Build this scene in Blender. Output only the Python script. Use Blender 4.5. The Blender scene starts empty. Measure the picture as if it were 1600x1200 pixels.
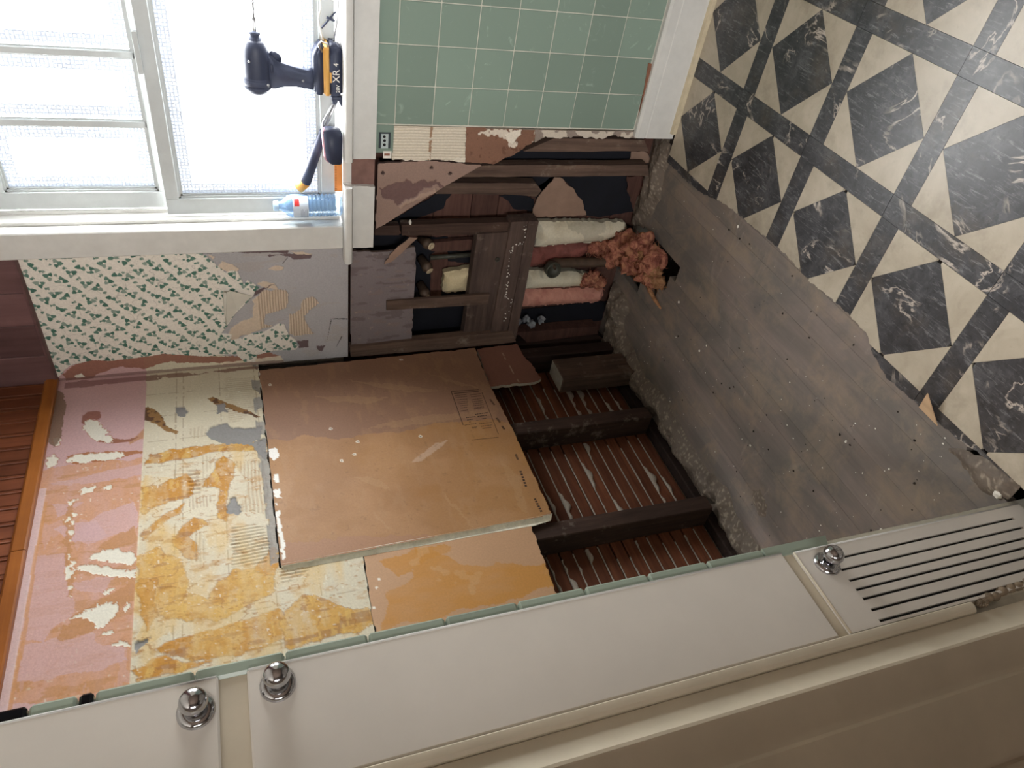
import bpy, bmesh, math, random
import numpy as np
from mathutils import Vector, Matrix, noise as mnoise

# ------------------------------------------------------------------ camera, sky, exposure
scene = bpy.context.scene
COL = scene.collection
camd = bpy.data.cameras.new('camera')
camd.sensor_fit = 'HORIZONTAL'; camd.sensor_width = 36.0; camd.lens = 36.0 * 1123.0 / 1600.0
camd.clip_start = 0.02
cam = bpy.data.objects.new('camera', camd); COL.objects.link(cam)
# the photograph was taken with the phone turned on its side: world up points to the picture's left
RX = (0.14964468, -0.7482234, -0.64634991); RY = (-0.31182125, -0.65606427, 0.68727518); RZ = (-0.93828246, 0.09869856, -0.33148848)
cam.matrix_world = Matrix(((RX[0], -RX[1], -RX[2], 1.664), (RY[0], -RY[1], -RY[2], -2.0), (RZ[0], -RZ[1], -RZ[2], 1.352), (0, 0, 0, 1)))
scene.camera = cam
world = bpy.data.worlds.new('overcast'); scene.world = world; world.use_nodes = True
bg = world.node_tree.nodes['Background']; bg.inputs[0].default_value = (1.0, 0.985, 0.97, 1); bg.inputs[1].default_value = 16.0
vs = scene.view_settings
vs.view_transform = 'Standard'; vs.look = 'None'; vs.gamma = 1.0; vs.exposure = 1.2
try: vs.use_curve_mapping = False
except Exception: pass
# daylight comes in through two openings: the window in view and an unseen fill opening added behind the viewer; sampling portals sit in them
pl = bpy.data.lights.new('window_portal', 'AREA'); pl.shape = 'RECTANGLE'; pl.size = 0.94; pl.size_y = 1.0; pl.cycles.is_portal = True
po = bpy.data.objects.new('window_portal', pl); COL.objects.link(po); po.location = (0.99, 0.17, 1.53); po.rotation_euler = (math.radians(-90), 0, 0)
p2 = bpy.data.lights.new('fill_portal', 'AREA'); p2.shape = 'RECTANGLE'; p2.size = 0.62; p2.size_y = 1.1; p2.cycles.is_portal = True
p2o = bpy.data.objects.new('fill_portal', p2); COL.objects.link(p2o); p2o.location = (1.51, -3.34, 1.45); p2o.rotation_euler = (math.radians(90), 0, 0)

# ------------------------------------------------------------------ helpers
rnd = random.Random(7)
def srgb(r, g, b):
    f = lambda c: (c / 255 / 12.92) if c / 255 <= 0.04045 else ((c / 255 + 0.055) / 1.055) ** 2.4
    return (f(r), f(g), f(b))
def new_mat(name):
    m = bpy.data.materials.new(name); m.use_nodes = True
    nt = m.node_tree; b = nt.nodes['Principled BSDF']
    return m, nt, b
def nd(nt, t, **kw):
    n = nt.nodes.new(t)
    for k, v in kw.items(): setattr(n, k, v)
    return n
def coords(nt, scale=(1, 1, 1), world=True):
    mp = nd(nt, 'ShaderNodeMapping'); mp.inputs['Scale'].default_value = scale
    if world:
        g = nd(nt, 'ShaderNodeNewGeometry'); nt.links.new(g.outputs['Position'], mp.inputs[0])
    else:
        g = nd(nt, 'ShaderNodeTexCoord'); nt.links.new(g.outputs['Object'], mp.inputs[0])
    return mp.outputs[0]
def noise(nt, vec, scale, detail=5, rough=0.6, dist=0.0):
    n = nd(nt, 'ShaderNodeTexNoise'); n.inputs['Scale'].default_value = scale; n.inputs['Detail'].default_value = detail
    n.inputs['Roughness'].default_value = rough; n.inputs['Distortion'].default_value = dist
    nt.links.new(vec, n.inputs['Vector']); return n.outputs['Fac']
def ramp(nt, fac, stops):
    r = nd(nt, 'ShaderNodeValToRGB'); e = r.color_ramp.elements
    while len(e) < len(stops): e.new(0.5)
    for el, (p, c) in zip(e, stops):
        el.position = p; el.color = (c[0], c[1], c[2], 1) if len(c) == 3 else c
    nt.links.new(fac, r.inputs[0]); return r.outputs[0]
def mixc(nt, fac, a, b, mode='MIX'):
    n = nd(nt, 'ShaderNodeMix', data_type='RGBA', blend_type=mode)
    if isinstance(fac, (int, float)): n.inputs[0].default_value = fac
    else: nt.links.new(fac, n.inputs[0])
    for i, v in ((6, a), (7, b)):
        if isinstance(v, tuple): n.inputs[i].default_value = (v[0], v[1], v[2], 1)
        else: nt.links.new(v, n.inputs[i])
    return n.outputs[2]
def bump(nt, b, height, strength, dist=0.002):
    n = nd(nt, 'ShaderNodeBump'); n.inputs['Strength'].default_value = strength; n.inputs['Distance'].default_value = dist
    nt.links.new(height, n.inputs['Height']); nt.links.new(n.outputs[0], b.inputs['Normal'])
def mat(name, c, rough=0.6, metal=0.0, var=0.15, vscale=25, bstr=0.15, bscale=120, stretch=(1, 1, 1), spec=0.4):
    m, nt, b = new_mat(name)
    v = coords(nt, stretch)
    f = noise(nt, v, vscale)
    lo = tuple(x * (1 - var) for x in c); hi = tuple(min(1, x * (1 + var)) for x in c)
    nt.links.new(ramp(nt, f, [(0.3, lo), (0.7, hi)]), b.inputs['Base Color'])
    b.inputs['Roughness'].default_value = rough; b.inputs['Metallic'].default_value = metal
    b.inputs['Specular IOR Level'].default_value = spec
    if bstr: bump(nt, b, noise(nt, v, bscale, 6), bstr)
    return m
def wood(name, dark, light, along=2, rough=0.75, fine=60, bstr=0.3, dirt=None):
    m, nt, b = new_mat(name)
    s = [1.0, 1.0, 1.0]; s[along] = 0.07
    v = coords(nt, tuple(s))
    oi = nd(nt, 'ShaderNodeObjectInfo')
    g = noise(nt, v, fine, 6, 0.65, 0.3)
    c = ramp(nt, g, [(0.25, dark), (0.75, light)])
    big = noise(nt, coords(nt), 5, 4)
    c = mixc(nt, ramp(nt, big, [(0.35, (0.55, 0.55, 0.55)), (0.65, (1, 1, 1))]), tuple(x * 0.55 for x in dark), c)
    if dirt:
        d = noise(nt, coords(nt), 14, 6, 0.7)
        c = mixc(nt, ramp(nt, d, [(0.58, (0, 0, 0)), (0.72, (0.75, 0.75, 0.75))]), c, dirt)
    hv = nd(nt, 'ShaderNodeHueSaturation')
    mr = nd(nt, 'ShaderNodeMapRange'); mr.inputs[3].default_value = 0.8; mr.inputs[4].default_value = 1.2
    nt.links.new(oi.outputs['Random'], mr.inputs[0]); nt.links.new(mr.outputs[0], hv.inputs['Value']); nt.links.new(c, hv.inputs['Color'])
    nt.links.new(hv.outputs[0], b.inputs['Base Color']); b.inputs['Roughness'].default_value = rough
    b.inputs['Specular IOR Level'].default_value = 0.3
    bump(nt, b, g, bstr)
    return m
def mat_painted(name, rough=0.7, fine=0.18, bstr=0.2, spec=0.3):
    m, nt, b = new_mat(name)
    a = nd(nt, 'ShaderNodeAttribute', attribute_name='col')
    v = coords(nt)
    n1 = noise(nt, v, 180, 6, 0.7)
    k = ramp(nt, n1, [(0.25, (1 - fine,) * 3), (0.75, (1 + fine * 0.5,) * 3)])
    nt.links.new(mixc(nt, 1.0, a.outputs['Color'], k, 'MULTIPLY'), b.inputs['Base Color'])
    b.inputs['Roughness'].default_value = rough; b.inputs['Specular IOR Level'].default_value = spec
    bump(nt, b, n1, bstr, 0.0015)
    return m

def link(o, parent=None, **props):
    COL.objects.link(o)
    if parent is not None: o.parent = parent
    for k, v in props.items(): o[k] = v
    return o
def empty(name, loc=(0, 0, 0), **props):
    o = bpy.data.objects.new(name, None); o.location = loc; o.empty_display_size = 0.05
    return link(o, None, **props)
class MB:
    """collects shapes into ONE mesh"""
    def __init__(s): s.v = []; s.f = []; s.sm = []
    def add(s, vs, fs, smooth=False):
        k = len(s.v); s.v += [tuple(p) for p in vs]; s.f += [tuple(i + k for i in f) for f in fs]; s.sm += [smooth] * len(fs); return s
    def box(s, x0, x1, y0, y1, z0, z1):
        v = [(x, y, z) for z in (z0, z1) for y in (y0, y1) for x in (x0, x1)]
        return s.add(v, [(0, 2, 3, 1), (4, 5, 7, 6), (0, 1, 5, 4), (2, 6, 7, 3), (0, 4, 6, 2), (1, 3, 7, 5)])
    def cbox(s, x0, x1, y0, y1, z0, z1, c):
        """box with chamfered edges"""
        bm = bmesh.new(); bmesh.ops.create_cube(bm, size=1)
        for q in bm.verts: q.co = Vector(((x0 + x1) / 2 + q.co.x * (x1 - x0), (y0 + y1) / 2 + q.co.y * (y1 - y0), (z0 + z1) / 2 + q.co.z * (z1 - z0)))
        bmesh.ops.bevel(bm, geom=bm.edges[:], offset=c, segments=1, affect='EDGES')
        return s.frombm(bm)
    def frombm(s, bm, smooth=False, M=None):
        bm.verts.index_update()
        s.add([(M @ q.co if M else q.co)[:] for q in bm.verts], [[q.index for q in f.verts] for f in bm.faces], smooth); bm.free(); return s
    def prism(s, poly, axis, d0, d1):
        n = len(poly); A = {'X': lambda p, d: (d, p[0], p[1]), 'Y': lambda p, d: (p[0], d, p[1]), 'Z': lambda p, d: (p[0], p[1], d)}[axis]
        v = [A(p, d0) for p in poly] + [A(p, d1) for p in poly]
        return s.add(v, [tuple(range(n)), tuple(range(2 * n - 1, n - 1, -1))] + [(i, (i + 1) % n + 0, (i + 1) % n + n, i + n) for i in range(n)])
    def tube(s, pts, r, n=12, cap=True):
        pts = [Vector(p) for p in pts]; rs = r if isinstance(r, (list, tuple)) else [r] * len(pts)
        v = []; f = []; prev = None
        for i, p in enumerate(pts):
            t = (pts[min(i + 1, len(pts) - 1)] - pts[max(i - 1, 0)]).normalized()
            a = prev if prev is not None else (Vector((0, 0, 1)) if abs(t.z) < 0.9 else Vector((1, 0, 0)))
            u = (a - t * a.dot(t)).normalized(); w = t.cross(u); prev = u
            for k in range(n):
                an = 2 * math.pi * k / n; v.append(p + (u * math.cos(an) + w * math.sin(an)) * rs[i])
        for i in range(len(pts) - 1):
            for k in range(n): f.append((i * n + k, i * n + (k + 1) % n, (i + 1) * n + (k + 1) % n, (i + 1) * n + k))
        if cap: f.append(tuple(range(n - 1, -1, -1))); f.append(tuple(range((len(pts) - 1) * n, len(pts) * n)))
        return s.add(v, f, True)
    def lathe(s, prof, origin, axis, n=24):
        """prof: (distance along axis, radius)"""
        ax = Vector(axis).normalized(); u = (Vector((0, 0, 1)) if abs(ax.z) < 0.9 else Vector((1, 0, 0))); u = (u - ax * u.dot(ax)).normalized(); w = ax.cross(u)
        v = []; f = []; O = Vector(origin)
        for d, r in prof:
            for k in range(n):
                an = 2 * math.pi * k / n; v.append(O + ax * d + (u * math.cos(an) + w * math.sin(an)) * max(r, 1e-5))
        for i in range(len(prof) - 1):
            for k in range(n): f.append((i * n + k, i * n + (k + 1) % n, (i + 1) * n + (k + 1) % n, (i + 1) * n + k))
        return s.add(v, f, True)
    def build(s, name, m, parent=None, **props):
        me = bpy.data.meshes.new(name); me.from_pydata(s.v, [], s.f); me.update()
        me.polygons.foreach_set('use_smooth', s.sm)
        bm = bmesh.new(); bm.from_mesh(me); bmesh.ops.recalc_face_normals(bm, faces=bm.faces[:]); bm.to_mesh(me); bm.free()
        for mm in (m if isinstance(m, (list, tuple)) else [m]): me.materials.append(mm)
        return link(bpy.data.objects.new(name, me), parent, **props)
def autosmooth(o, ang=35):
    me = o.data; bm = bmesh.new(); bm.from_mesh(me)
    for f in bm.faces: f.smooth = True
    for e in bm.edges:
        if len(e.link_faces) == 2 and e.calc_face_angle(0) > math.radians(ang): e.smooth = False
    bm.to_mesh(me); bm.free(); return o
def ragged(poly, step=0.012, amp=0.004, seed=1, keep=()):
    """torn outline: every edge broken into short steps and shaken; edges listed in keep stay straight"""
    r = random.Random(seed); out = []
    for i in range(len(poly)):
        a = Vector(poly[i]); b = Vector(poly[(i + 1) % len(poly)]); n = max(1, int((b - a).length / step))
        if i in keep: n = 1
        out.append(tuple(a))
        for k in range(1, n):
            p = a.lerp(b, k / n); out.append((p.x + r.uniform(-amp, amp), p.y + r.uniform(-amp, amp)))
    return out

# numpy noise and masks for surfaces with wear of their own shape
def vnoise(a, b, scale, seed):
    t = np.random.RandomState(seed).rand(256, 256); x = a * scale; y = b * scale
    xi = np.floor(x).astype(int); yi = np.floor(y).astype(int); fx = x - xi; fy = y - yi
    fx = fx * fx * (3 - 2 * fx); fy = fy * fy * (3 - 2 * fy)
    g = lambda i, j: t[(xi + i) & 255, (yi + j) & 255]
    return (g(0, 0) * (1 - fx) + g(1, 0) * fx) * (1 - fy) + (g(0, 1) * (1 - fx) + g(1, 1) * fx) * fy
def fbm(a, b, scale, seed, octs=4, gain=0.5):
    s = 0; k = 1; tot = 0
    for o in range(octs): s = s + k * vnoise(a, b, scale * 2 ** o, seed + o); tot += k; k *= gain
    return s / tot
def pip(a, b, poly):
    ins = np.zeros(a.shape, bool); n = len(poly)
    for i in range(n):
        x0, y0 = poly[i]; x1, y1 = poly[(i + 1) % n]
        if y0 == y1: continue
        c = ((y0 > b) != (y1 > b)); xs = (x1 - x0) * (b - y0) / (y1 - y0) + x0
        ins ^= c & (a < xs)
    return ins
class Paint:
    """layers of colour and relief on a sheet with coordinates a (horizontal) and b (height)"""
    def __init__(s, a, b, base):
        s.a, s.b = a, b; s.c = np.tile(np.array(base), (len(a), 1)); s.h = np.zeros(len(a))
    def mask(s, poly, jit=0.006, scale=45, seed=3):
        a = s.a + jit * 2 * (fbm(s.a, s.b, scale, seed) - 0.5) * 2; b = s.b + jit * 2 * (fbm(s.a, s.b, scale, seed + 50) - 0.5) * 2
        return pip(a, b, poly).astype(float)
    def lay(s, m, col, h=0.0):
        m = np.clip(m, 0, 1); s.c = s.c * (1 - m[:, None]) + np.array(col) * m[:, None]; s.h = s.h + m * h
    def poly(s, poly, col, h=0.0, op=1.0, rim=None, rw=0.0025, **kw):
        m = s.mask(poly, **kw) * op
        if rim is not None: s.rim(m, poly, rim, rw, **kw)
        s.lay(m, col, h); return m
    def rim(s, m, poly, col, rw=0.0025, op=0.7, **kw):
        """a darker line of dried glue or torn paper round a patch"""
        A, B = s.a, s.b; d = np.zeros(len(A))
        for da, db in ((rw, 0), (-rw, 0), (0, rw), (0, -rw)):
            s.a, s.b = A + da, B + db; d = np.maximum(d, s.mask(poly, **kw))
        s.a, s.b = A, B; s.lay(np.clip(d - m, 0, 1) * op, col, 0.0005)
    def tint(s, m, k): s.c = s.c * (1 - m[:, None] + m[:, None] * np.array(k))
def sheet(name, axis, d0, sign, thick, outline, res, paint, m, parent=None, holes=(), edge=(0.5, 0.48, 0.44), smooth_it=2, **props):
    """a layer of material in the plane axis = d0, its face towards sign; torn edges have the layer's thickness"""
    P = np.array(outline); a0, b0 = P.min(0); a1, b1 = P.max(0)
    na = int(math.ceil((a1 - a0) / res)); nb = int(math.ceil((b1 - b0) / res))
    A = np.linspace(a0, a1, na + 1); B = np.linspace(b0, b1, nb + 1)
    ca, cb = np.meshgrid((A[:-1] + A[1:]) / 2, (B[:-1] + B[1:]) / 2, indexing='ij')
    ins = pip(ca.ravel(), cb.ravel(), outline)
    for hpoly in holes: ins &= ~pip(ca.ravel(), cb.ravel(), hpoly)
    ins = ins.reshape(na, nb)
    ii, jj = np.nonzero(ins); vid = lambda i, j: i * (nb + 1) + j
    quads = np.stack([vid(ii, jj), vid(ii + 1, jj), vid(ii + 1, jj + 1), vid(ii, jj + 1)], 1)
    used = np.unique(quads); remap = -np.ones((na + 1) * (nb + 1), int); remap[used] = np.arange(len(used)); quads = remap[quads]
    ga, gb = np.meshgrid(A, B, indexing='ij'); va = ga.ravel()[used].copy(); vb = gb.ravel()[used].copy()
    e = np.concatenate([quads[:, [0, 1]], quads[:, [1, 2]], quads[:, [2, 3]], quads[:, [3, 0]]]); es = np.sort(e, 1)
    key = es[:, 0].astype(np.int64) * (len(used) + 1) + es[:, 1]; u, inv, cnt = np.unique(key, return_inverse=True, return_counts=True)
    be = e[cnt[inv.ravel()] == 1]
    for _ in range(smooth_it):          # round off the grid steps along the outline
        sa = np.zeros(len(va)); sb = np.zeros(len(va)); sc = np.zeros(len(va))
        for p, q in ((0, 1), (1, 0)):
            np.add.at(sa, be[:, p], va[be[:, q]]); np.add.at(sb, be[:, p], vb[be[:, q]]); np.add.at(sc, be[:, p], 1)
        k = sc == 2; va[k] = 0.5 * va[k] + 0.5 * sa[k] / sc[k]; vb[k] = 0.5 * vb[k] + 0.5 * sb[k] / sc[k]
    col, h = paint(va, vb)
    n = len(va); bu = np.unique(be); bmap = -np.ones(n, int); bmap[bu] = n + len(bu) + np.arange(len(bu)); fmap = -np.ones(n, int); fmap[bu] = n + np.arange(len(bu))
    front = d0 + sign * h
    def tri(a, b, d): return np.stack([d, a, b], 1) if axis == 'X' else np.stack([a, d, b], 1) if axis == 'Y' else np.stack([a, b, d], 1)
    V = np.concatenate([tri(va, vb, front), tri(va[bu], vb[bu], front[bu]), tri(va[bu], vb[bu], np.full(len(bu), d0 - sign * thick))])
    side = np.stack([fmap[be[:, 0]], fmap[be[:, 1]], bmap[be[:, 1]], bmap[be[:, 0]]], 1)
    flip = {'X': 1, 'Y': -1, 'Z': 1}[axis] * sign
    if flip < 0: quads = quads[:, ::-1]
    else: side = side[:, ::-1]
    F = np.concatenate([quads, side])
    me = bpy.data.meshes.new(name); me.vertices.add(len(V)); me.vertices.foreach_set('co', V.astype(np.float32).ravel())
    me.loops.add(len(F) * 4); me.loops.foreach_set('vertex_index', F.astype(np.int32).ravel())
    me.polygons.add(len(F)); me.polygons.foreach_set('loop_start', np.arange(0, len(F) * 4, 4, dtype=np.int32)); me.update(calc_edges=True); me.validate()
    C = np.concatenate([col, np.tile(np.array(edge), (2 * len(bu), 1))]); C = np.concatenate([C, np.ones((len(C), 1))], 1)
    at = me.attributes.new('col', 'FLOAT_COLOR', 'POINT'); at.data.foreach_set('color', C.astype(np.float32).ravel())
    me.polygons.foreach_set('use_smooth', np.ones(len(F), bool)); me.materials.append(m)
    return link(bpy.data.objects.new(name, me), parent, **props)

# ------------------------------------------------------------------ materials
M = {}
M['white_paint'] = mat('white_paint', srgb(206, 205, 201), 0.42, var=0.05, bstr=0.12, bscale=60)
M['sash_paint'] = mat('sash_paint', srgb(188, 192, 192), 0.45, var=0.05, bstr=0.1)
M['cream_metal'] = mat('cream_metal', srgb(218, 212, 203), 0.3, var=0.05, vscale=6, bstr=0.06, bscale=40, spec=0.5)
M['casing_paint'] = mat('casing_paint', srgb(206, 195, 174), 0.45, var=0.07, vscale=8, bstr=0.12, bscale=50)
M['room_paint'] = mat('room_paint', srgb(112, 96, 84), 0.7, var=0.1)
M['ceiling_paint'] = mat('ceiling_paint', srgb(190, 184, 174), 0.8, var=0.03)
M['chrome'] = mat('chrome', (0.5, 0.5, 0.52), 0.12, 1.0, var=0.05, bstr=0)
M['black'] = mat('black', (0.006, 0.006, 0.008), 0.7, var=0.3)
M['dark_earth'] = mat('dark_earth', srgb(40, 34, 30), 0.95, var=0.4, vscale=30, bstr=0.5)
M['stud'] = wood('stud_wood', srgb(50, 36, 31), srgb(92, 70, 60), 2, 0.85, dirt=srgb(140, 128, 118))
M['dark_stud'] = wood('dark_stud_wood', srgb(34, 24, 21), srgb(66, 48, 42), 2, 0.85, dirt=srgb(74, 66, 60))
M['furring'] = wood('furring_wood', srgb(68, 52, 46), srgb(120, 98, 84), 2, 0.85, dirt=srgb(135, 122, 108))
M['blocking'] = wood('blocking_wood', srgb(58, 46, 42), srgb(100, 82, 74), 0, 0.85, dirt=srgb(120, 108, 98))
M['sheathing'] = wood('sheathing_wood', srgb(72, 48, 42), srgb(108, 76, 66), 0, 0.85)
M['lath'] = wood('lath_wood', srgb(84, 46, 30), srgb(138, 84, 58), 1, 0.85)
M['panel_shaded'] = wood('shaded_panelling', srgb(94, 68, 68), srgb(120, 90, 90), 2, 0.45, fine=40, bstr=0.12)  # back-wall copy of the panelling, with shade and haze in its colour
M['panel_orange'] = wood('orange_panelling', srgb(104, 54, 34), srgb(142, 84, 54), 2, 0.42, fine=40, bstr=0.12)
M['trim_orange'] = wood('honey_trim', srgb(146, 82, 34), srgb(188, 116, 52), 1, 0.35, fine=30, bstr=0.08)
M['navy_paper_and_shade'] = mat('navy_paper_and_shade', srgb(13, 15, 25), 0.8, var=0.3, vscale=12)
M['kraft'] = mat('kraft_paper', srgb(142, 116, 100), 0.85, var=0.15, vscale=15, bstr=0.3)
M['key'] = mat('old_plaster', srgb(168, 158, 146), 0.9, var=0.12, vscale=40, bstr=0.4)
M['chip'] = mat('white_plaster', srgb(226, 222, 212), 0.9, var=0.08, bstr=0.3)
M['foil'] = mat('batt_paper', srgb(206, 198, 178), 0.7, var=0.12, vscale=20, bstr=0.5, bscale=40)
M['painted'] = mat_painted('worn_surface', 0.65)
M['painted_gloss'] = mat_painted('glue_surface', 0.55, 0.16, 0.35, 0.28)
M['board'] = mat_painted('gypsum_paper', 0.55, 0.14, 0.12, 0.35)
M['pipe'] = mat('old_pipe', srgb(84, 68, 56), 0.55, 0.3, var=0.3, vscale=30, bstr=0.3)
M['cast_iron'] = mat('dark_pipe', srgb(66, 66, 58), 0.5, 0.2, var=0.25, bstr=0.3)
M['brass'] = mat('pipe_end', srgb(226, 210, 178), 0.4, 0.5, var=0.2)

def mat_tile(name, c1, c2):
    m, nt, b = new_mat(name)
    v = coords(nt)
    w = noise(nt, v, 14, 5, 0.6, 2.2)
    c = ramp(nt, w, [(0.3, c1), (0.62, c1), (0.72, c2), (0.82, c1)])
    oi = nd(nt, 'ShaderNodeObjectInfo'); hv = nd(nt, 'ShaderNodeHueSaturation'); mr = nd(nt, 'ShaderNodeMapRange')
    mr.inputs[3].default_value = 0.9; mr.inputs[4].default_value = 1.1
    nt.links.new(oi.outputs['Random'], mr.inputs[0]); nt.links.new(mr.outputs[0], hv.inputs['Value']); nt.links.new(c, hv.inputs['Color'])
    nt.links.new(hv.outputs[0], b.inputs['Base Color']); b.inputs['Roughness'].default_value = 0.3; b.inputs['Specular IOR Level'].default_value = 0.4
    bump(nt, b, w, 0.03)
    return m
M['green_tile'] = mat_tile('green_swirl_tile', srgb(128, 146, 134), srgb(150, 168, 156))
M['trim_tile'] = mat_tile('green_trim_tile', srgb(146, 158, 144), srgb(154, 166, 152))
M['black_tile'] = mat('black_glazed_tile', srgb(16, 18, 24), 0.15, var=0.2, bstr=0)
M['grout'] = mat('grout', srgb(205, 203, 190), 0.9, var=0.1, vscale=60)

def mat_lino(name, dark):
    m, nt, b = new_mat(name)
    v = coords(nt)
    if dark:
        base = ramp(nt, noise(nt, v, 16, 6, 0.65, 0.5), [(0.25, srgb(40, 40, 43)), (0.5, srgb(60, 60, 63)), (0.75, srgb(92, 92, 95))])
        st = noise(nt, coords(nt, (1.0, 0.16, 1)), 120, 6, 0.75, 1.0)
        c = mixc(nt, ramp(nt, st, [(0.54, (0, 0, 0)), (0.66, (0.62, 0.62, 0.62))]), base, srgb(138, 138, 140))
        c = mixc(nt, ramp(nt, noise(nt, v, 70, 6, 0.75), [(0.36, (0.7, 0.7, 0.7)), (0.5, (0, 0, 0))]), c, srgb(34, 34, 37))
        # marbled veins: thin lines where a distorted noise crosses its middle, kept only in some places
        f = noise(nt, coords(nt, (1.0, 0.7, 1)), 5.5, 5, 0.6, 1.1)
        line = ramp(nt, f, [(0.484, (0, 0, 0)), (0.5, (1, 1, 1)), (0.516, (0, 0, 0))])
        k = noise(nt, v, 9, 2)
        keep = ramp(nt, k, [(0.50, (0, 0, 0)), (0.60, (0.9, 0.9, 0.9))])
        c = mixc(nt, mixc(nt, 1.0, line, keep, 'MULTIPLY'), c, srgb(196, 184, 172))
    else:
        base = ramp(nt, noise(nt, v, 12, 6, 0.65, 0.4), [(0.25, srgb(160, 149, 131)), (0.75, srgb(188, 178, 161))])
        st = noise(nt, coords(nt, (1.0, 0.4, 1)), 90, 6, 0.75)
        c = mixc(nt, ramp(nt, st, [(0.6, (0, 0, 0)), (0.75, (0.5, 0.5, 0.5))]), base, srgb(140, 122, 92))
    # trodden-in dirt near the wall side of the room
    d = noise(nt, v, 7, 5, 0.7)
    c = mixc(nt, ramp(nt, d, [(0.52, (0, 0, 0)), (0.75, (0.45, 0.45, 0.45))]), c, srgb(96, 84, 68))
    nt.links.new(c, b.inputs['Base Color']); b.inputs['Roughness'].default_value = 0.33; b.inputs['Specular IOR Level'].default_value = 0.5
    bump(nt, b, noise(nt, v, 60, 5), 0.06)
    return m
M['lino_dark'] = mat_lino('dark_marbled_lino', True); M['lino_cream'] = mat_lino('cream_marbled_lino', False)

def mat_subfloor():
    m, nt, b = new_mat('dusty_floorboard')
    v = coords(nt)
    g = noise(nt, coords(nt, (1.0, 0.06, 1)), 55, 6, 0.6)
    c = ramp(nt, g, [(0.2, srgb(112, 101, 95)), (0.8, srgb(138, 126, 119))])
    big = noise(nt, coords(nt, (1.0, 0.45, 1)), 5.5, 5, 0.6, 0.6)
    c = mixc(nt, ramp(nt, big, [(0.42, (0, 0, 0)), (0.62, (0.75, 0.75, 0.75))]), c, srgb(98, 95, 91))
    d = noise(nt, v, 8, 6, 0.7, 0.4)
    c = mixc(nt, ramp(nt, d, [(0.48, (0, 0, 0)), (0.72, (0.85, 0.85, 0.85))]), c, srgb(146, 130, 112))
    sm = noise(nt, coords(nt, (0.5, 1.6, 1)), 9, 6, 0.7, 1.2)
    c = mixc(nt, ramp(nt, sm, [(0.6, (0, 0, 0)), (0.74, (0.55, 0.55, 0.55))]), c, srgb(158, 148, 138))
    oi = nd(nt, 'ShaderNodeObjectInfo'); hv = nd(nt, 'ShaderNodeHueSaturation'); mr = nd(nt, 'ShaderNodeMapRange')
    mr.inputs[3].default_value = 0.96; mr.inputs[4].default_value = 1.04
    nt.links.new(oi.outputs['Random'], mr.inputs[0]); nt.links.new(mr.outputs[0], hv.inputs['Value']); nt.links.new(c, hv.inputs['Color'])
    nt.links.new(hv.outputs[0], b.inputs['Base Color']); b.inputs['Roughness'].default_value = 0.62; b.inputs['Specular IOR Level'].default_value = 0.35
    bump(nt, b, noise(nt, v, 90, 6, 0.7), 0.25)
    return m
M['subfloor'] = mat_subfloor()

# ------------------------------------------------------------------ floor
ROOM_X, ROOM_Y, ROOM_Z = 2.75, -3.3, 2.45
floor = MB().box(-0.16, ROOM_X, ROOM_Y, 0.16, -0.2, -0.14).build('floor', M['dark_earth'], None, kind='structure')
MB().box(0.80, ROOM_X, ROOM_Y, 0.0, -0.03, -0.0065).build('underlayment', M['dark_earth'], floor)
PITCH = 0.0585
ends = {3: 0.10, 4: -0.081, 5: -0.194, 6: -0.235, 7: -0.271}     # sawn-off ends around the hole under the pipes
for i in range(-3, 14):
    x0 = 0.0208 + i * PITCH; y1 = ends.get(i, 0.14); y0 = -1.50
    if i == 12: y0 = -1.36                                          # rotted away by the panel
    if i == 13: y0 = -1.42
    pts = [(x0 + 0.0002, y0), (x0 + PITCH - 0.0002, y0 + rnd.uniform(-0.002, 0.002)), (x0 + PITCH - 0.0002, y1), (x0 + 0.0002, y1)]
    if i in (12, 13): pts = ragged(pts, 0.008, 0.006, i, keep=(1, 3))
    dz = rnd.uniform(-0.0004, 0.0004)
    MB().prism(pts, 'Z', -0.034, -0.008 + dz).build('floorboard', M['subfloor'], floor)

EDGE = [(0.05, .749), (-.10, .747), (-.175, .746), (-.26, .752), (-.314, .765), (-.37, .778), (-.43, .784), (-.492, .786), (-.60, .792), (-.693, .794), (-.8, .784), (-.87, .79), (-.95, .792), (-1.03, .785),
        (-1.052, .764), (-1.126, .739), (-1.2, .744), (-1.273, .748), (-1.345, .753), (-1.40, .765), (-1.49, .772), (-1.6, .78), (-3.5, .78)]
def x_edge(y):
    for (ya, xa), (yb, xb) in zip(EDGE, EDGE[1:]):
        if yb <= y <= ya: x = xa + (xb - xa) * (y - ya) / (yb - ya); break
    else: x = 0.75
    return x + 0.0015 * math.sin(y * 190) + 0.001 * math.sin(y * 431 + 1)
def clip_left(poly, step=0.006):
    ys = [p[1] for p in poly]; ya, yb = min(ys), max(ys); n = max(3, int((yb - ya) / step)); runs = []; cur = []
    for k in range(n + 1):
        y = ya + (yb - ya) * (0.001 + 0.998 * k / n); xs = []
        for i in range(len(poly)):
            (x0, y0), (x1, y1) = poly[i], poly[(i + 1) % len(poly)]
            if (y0 - y) * (y1 - y) < 0: xs.append(x0 + (x1 - x0) * (y - y0) / (y1 - y0))
        if len(xs) < 2: continue
        L, Rr = max(min(xs), x_edge(y)), max(xs)
        if L < Rr - 0.0008: cur.append((L, Rr, y))
        elif cur: runs.append(cur); cur = []
    if cur: runs.append(cur)
    return [[(L, y) for L, _, y in r] + [(R_, y) for _, R_, y in reversed(r)] for r in runs if len(r) > 2]
LP, LS = 0.3095, 0.2545; gp = 0.0004
def poly_piece(name, poly, m):
    me = MB().prism(poly, 'Z', -0.006, 0.0)
    return me.build(name, m, floor)
shared = {}
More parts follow.
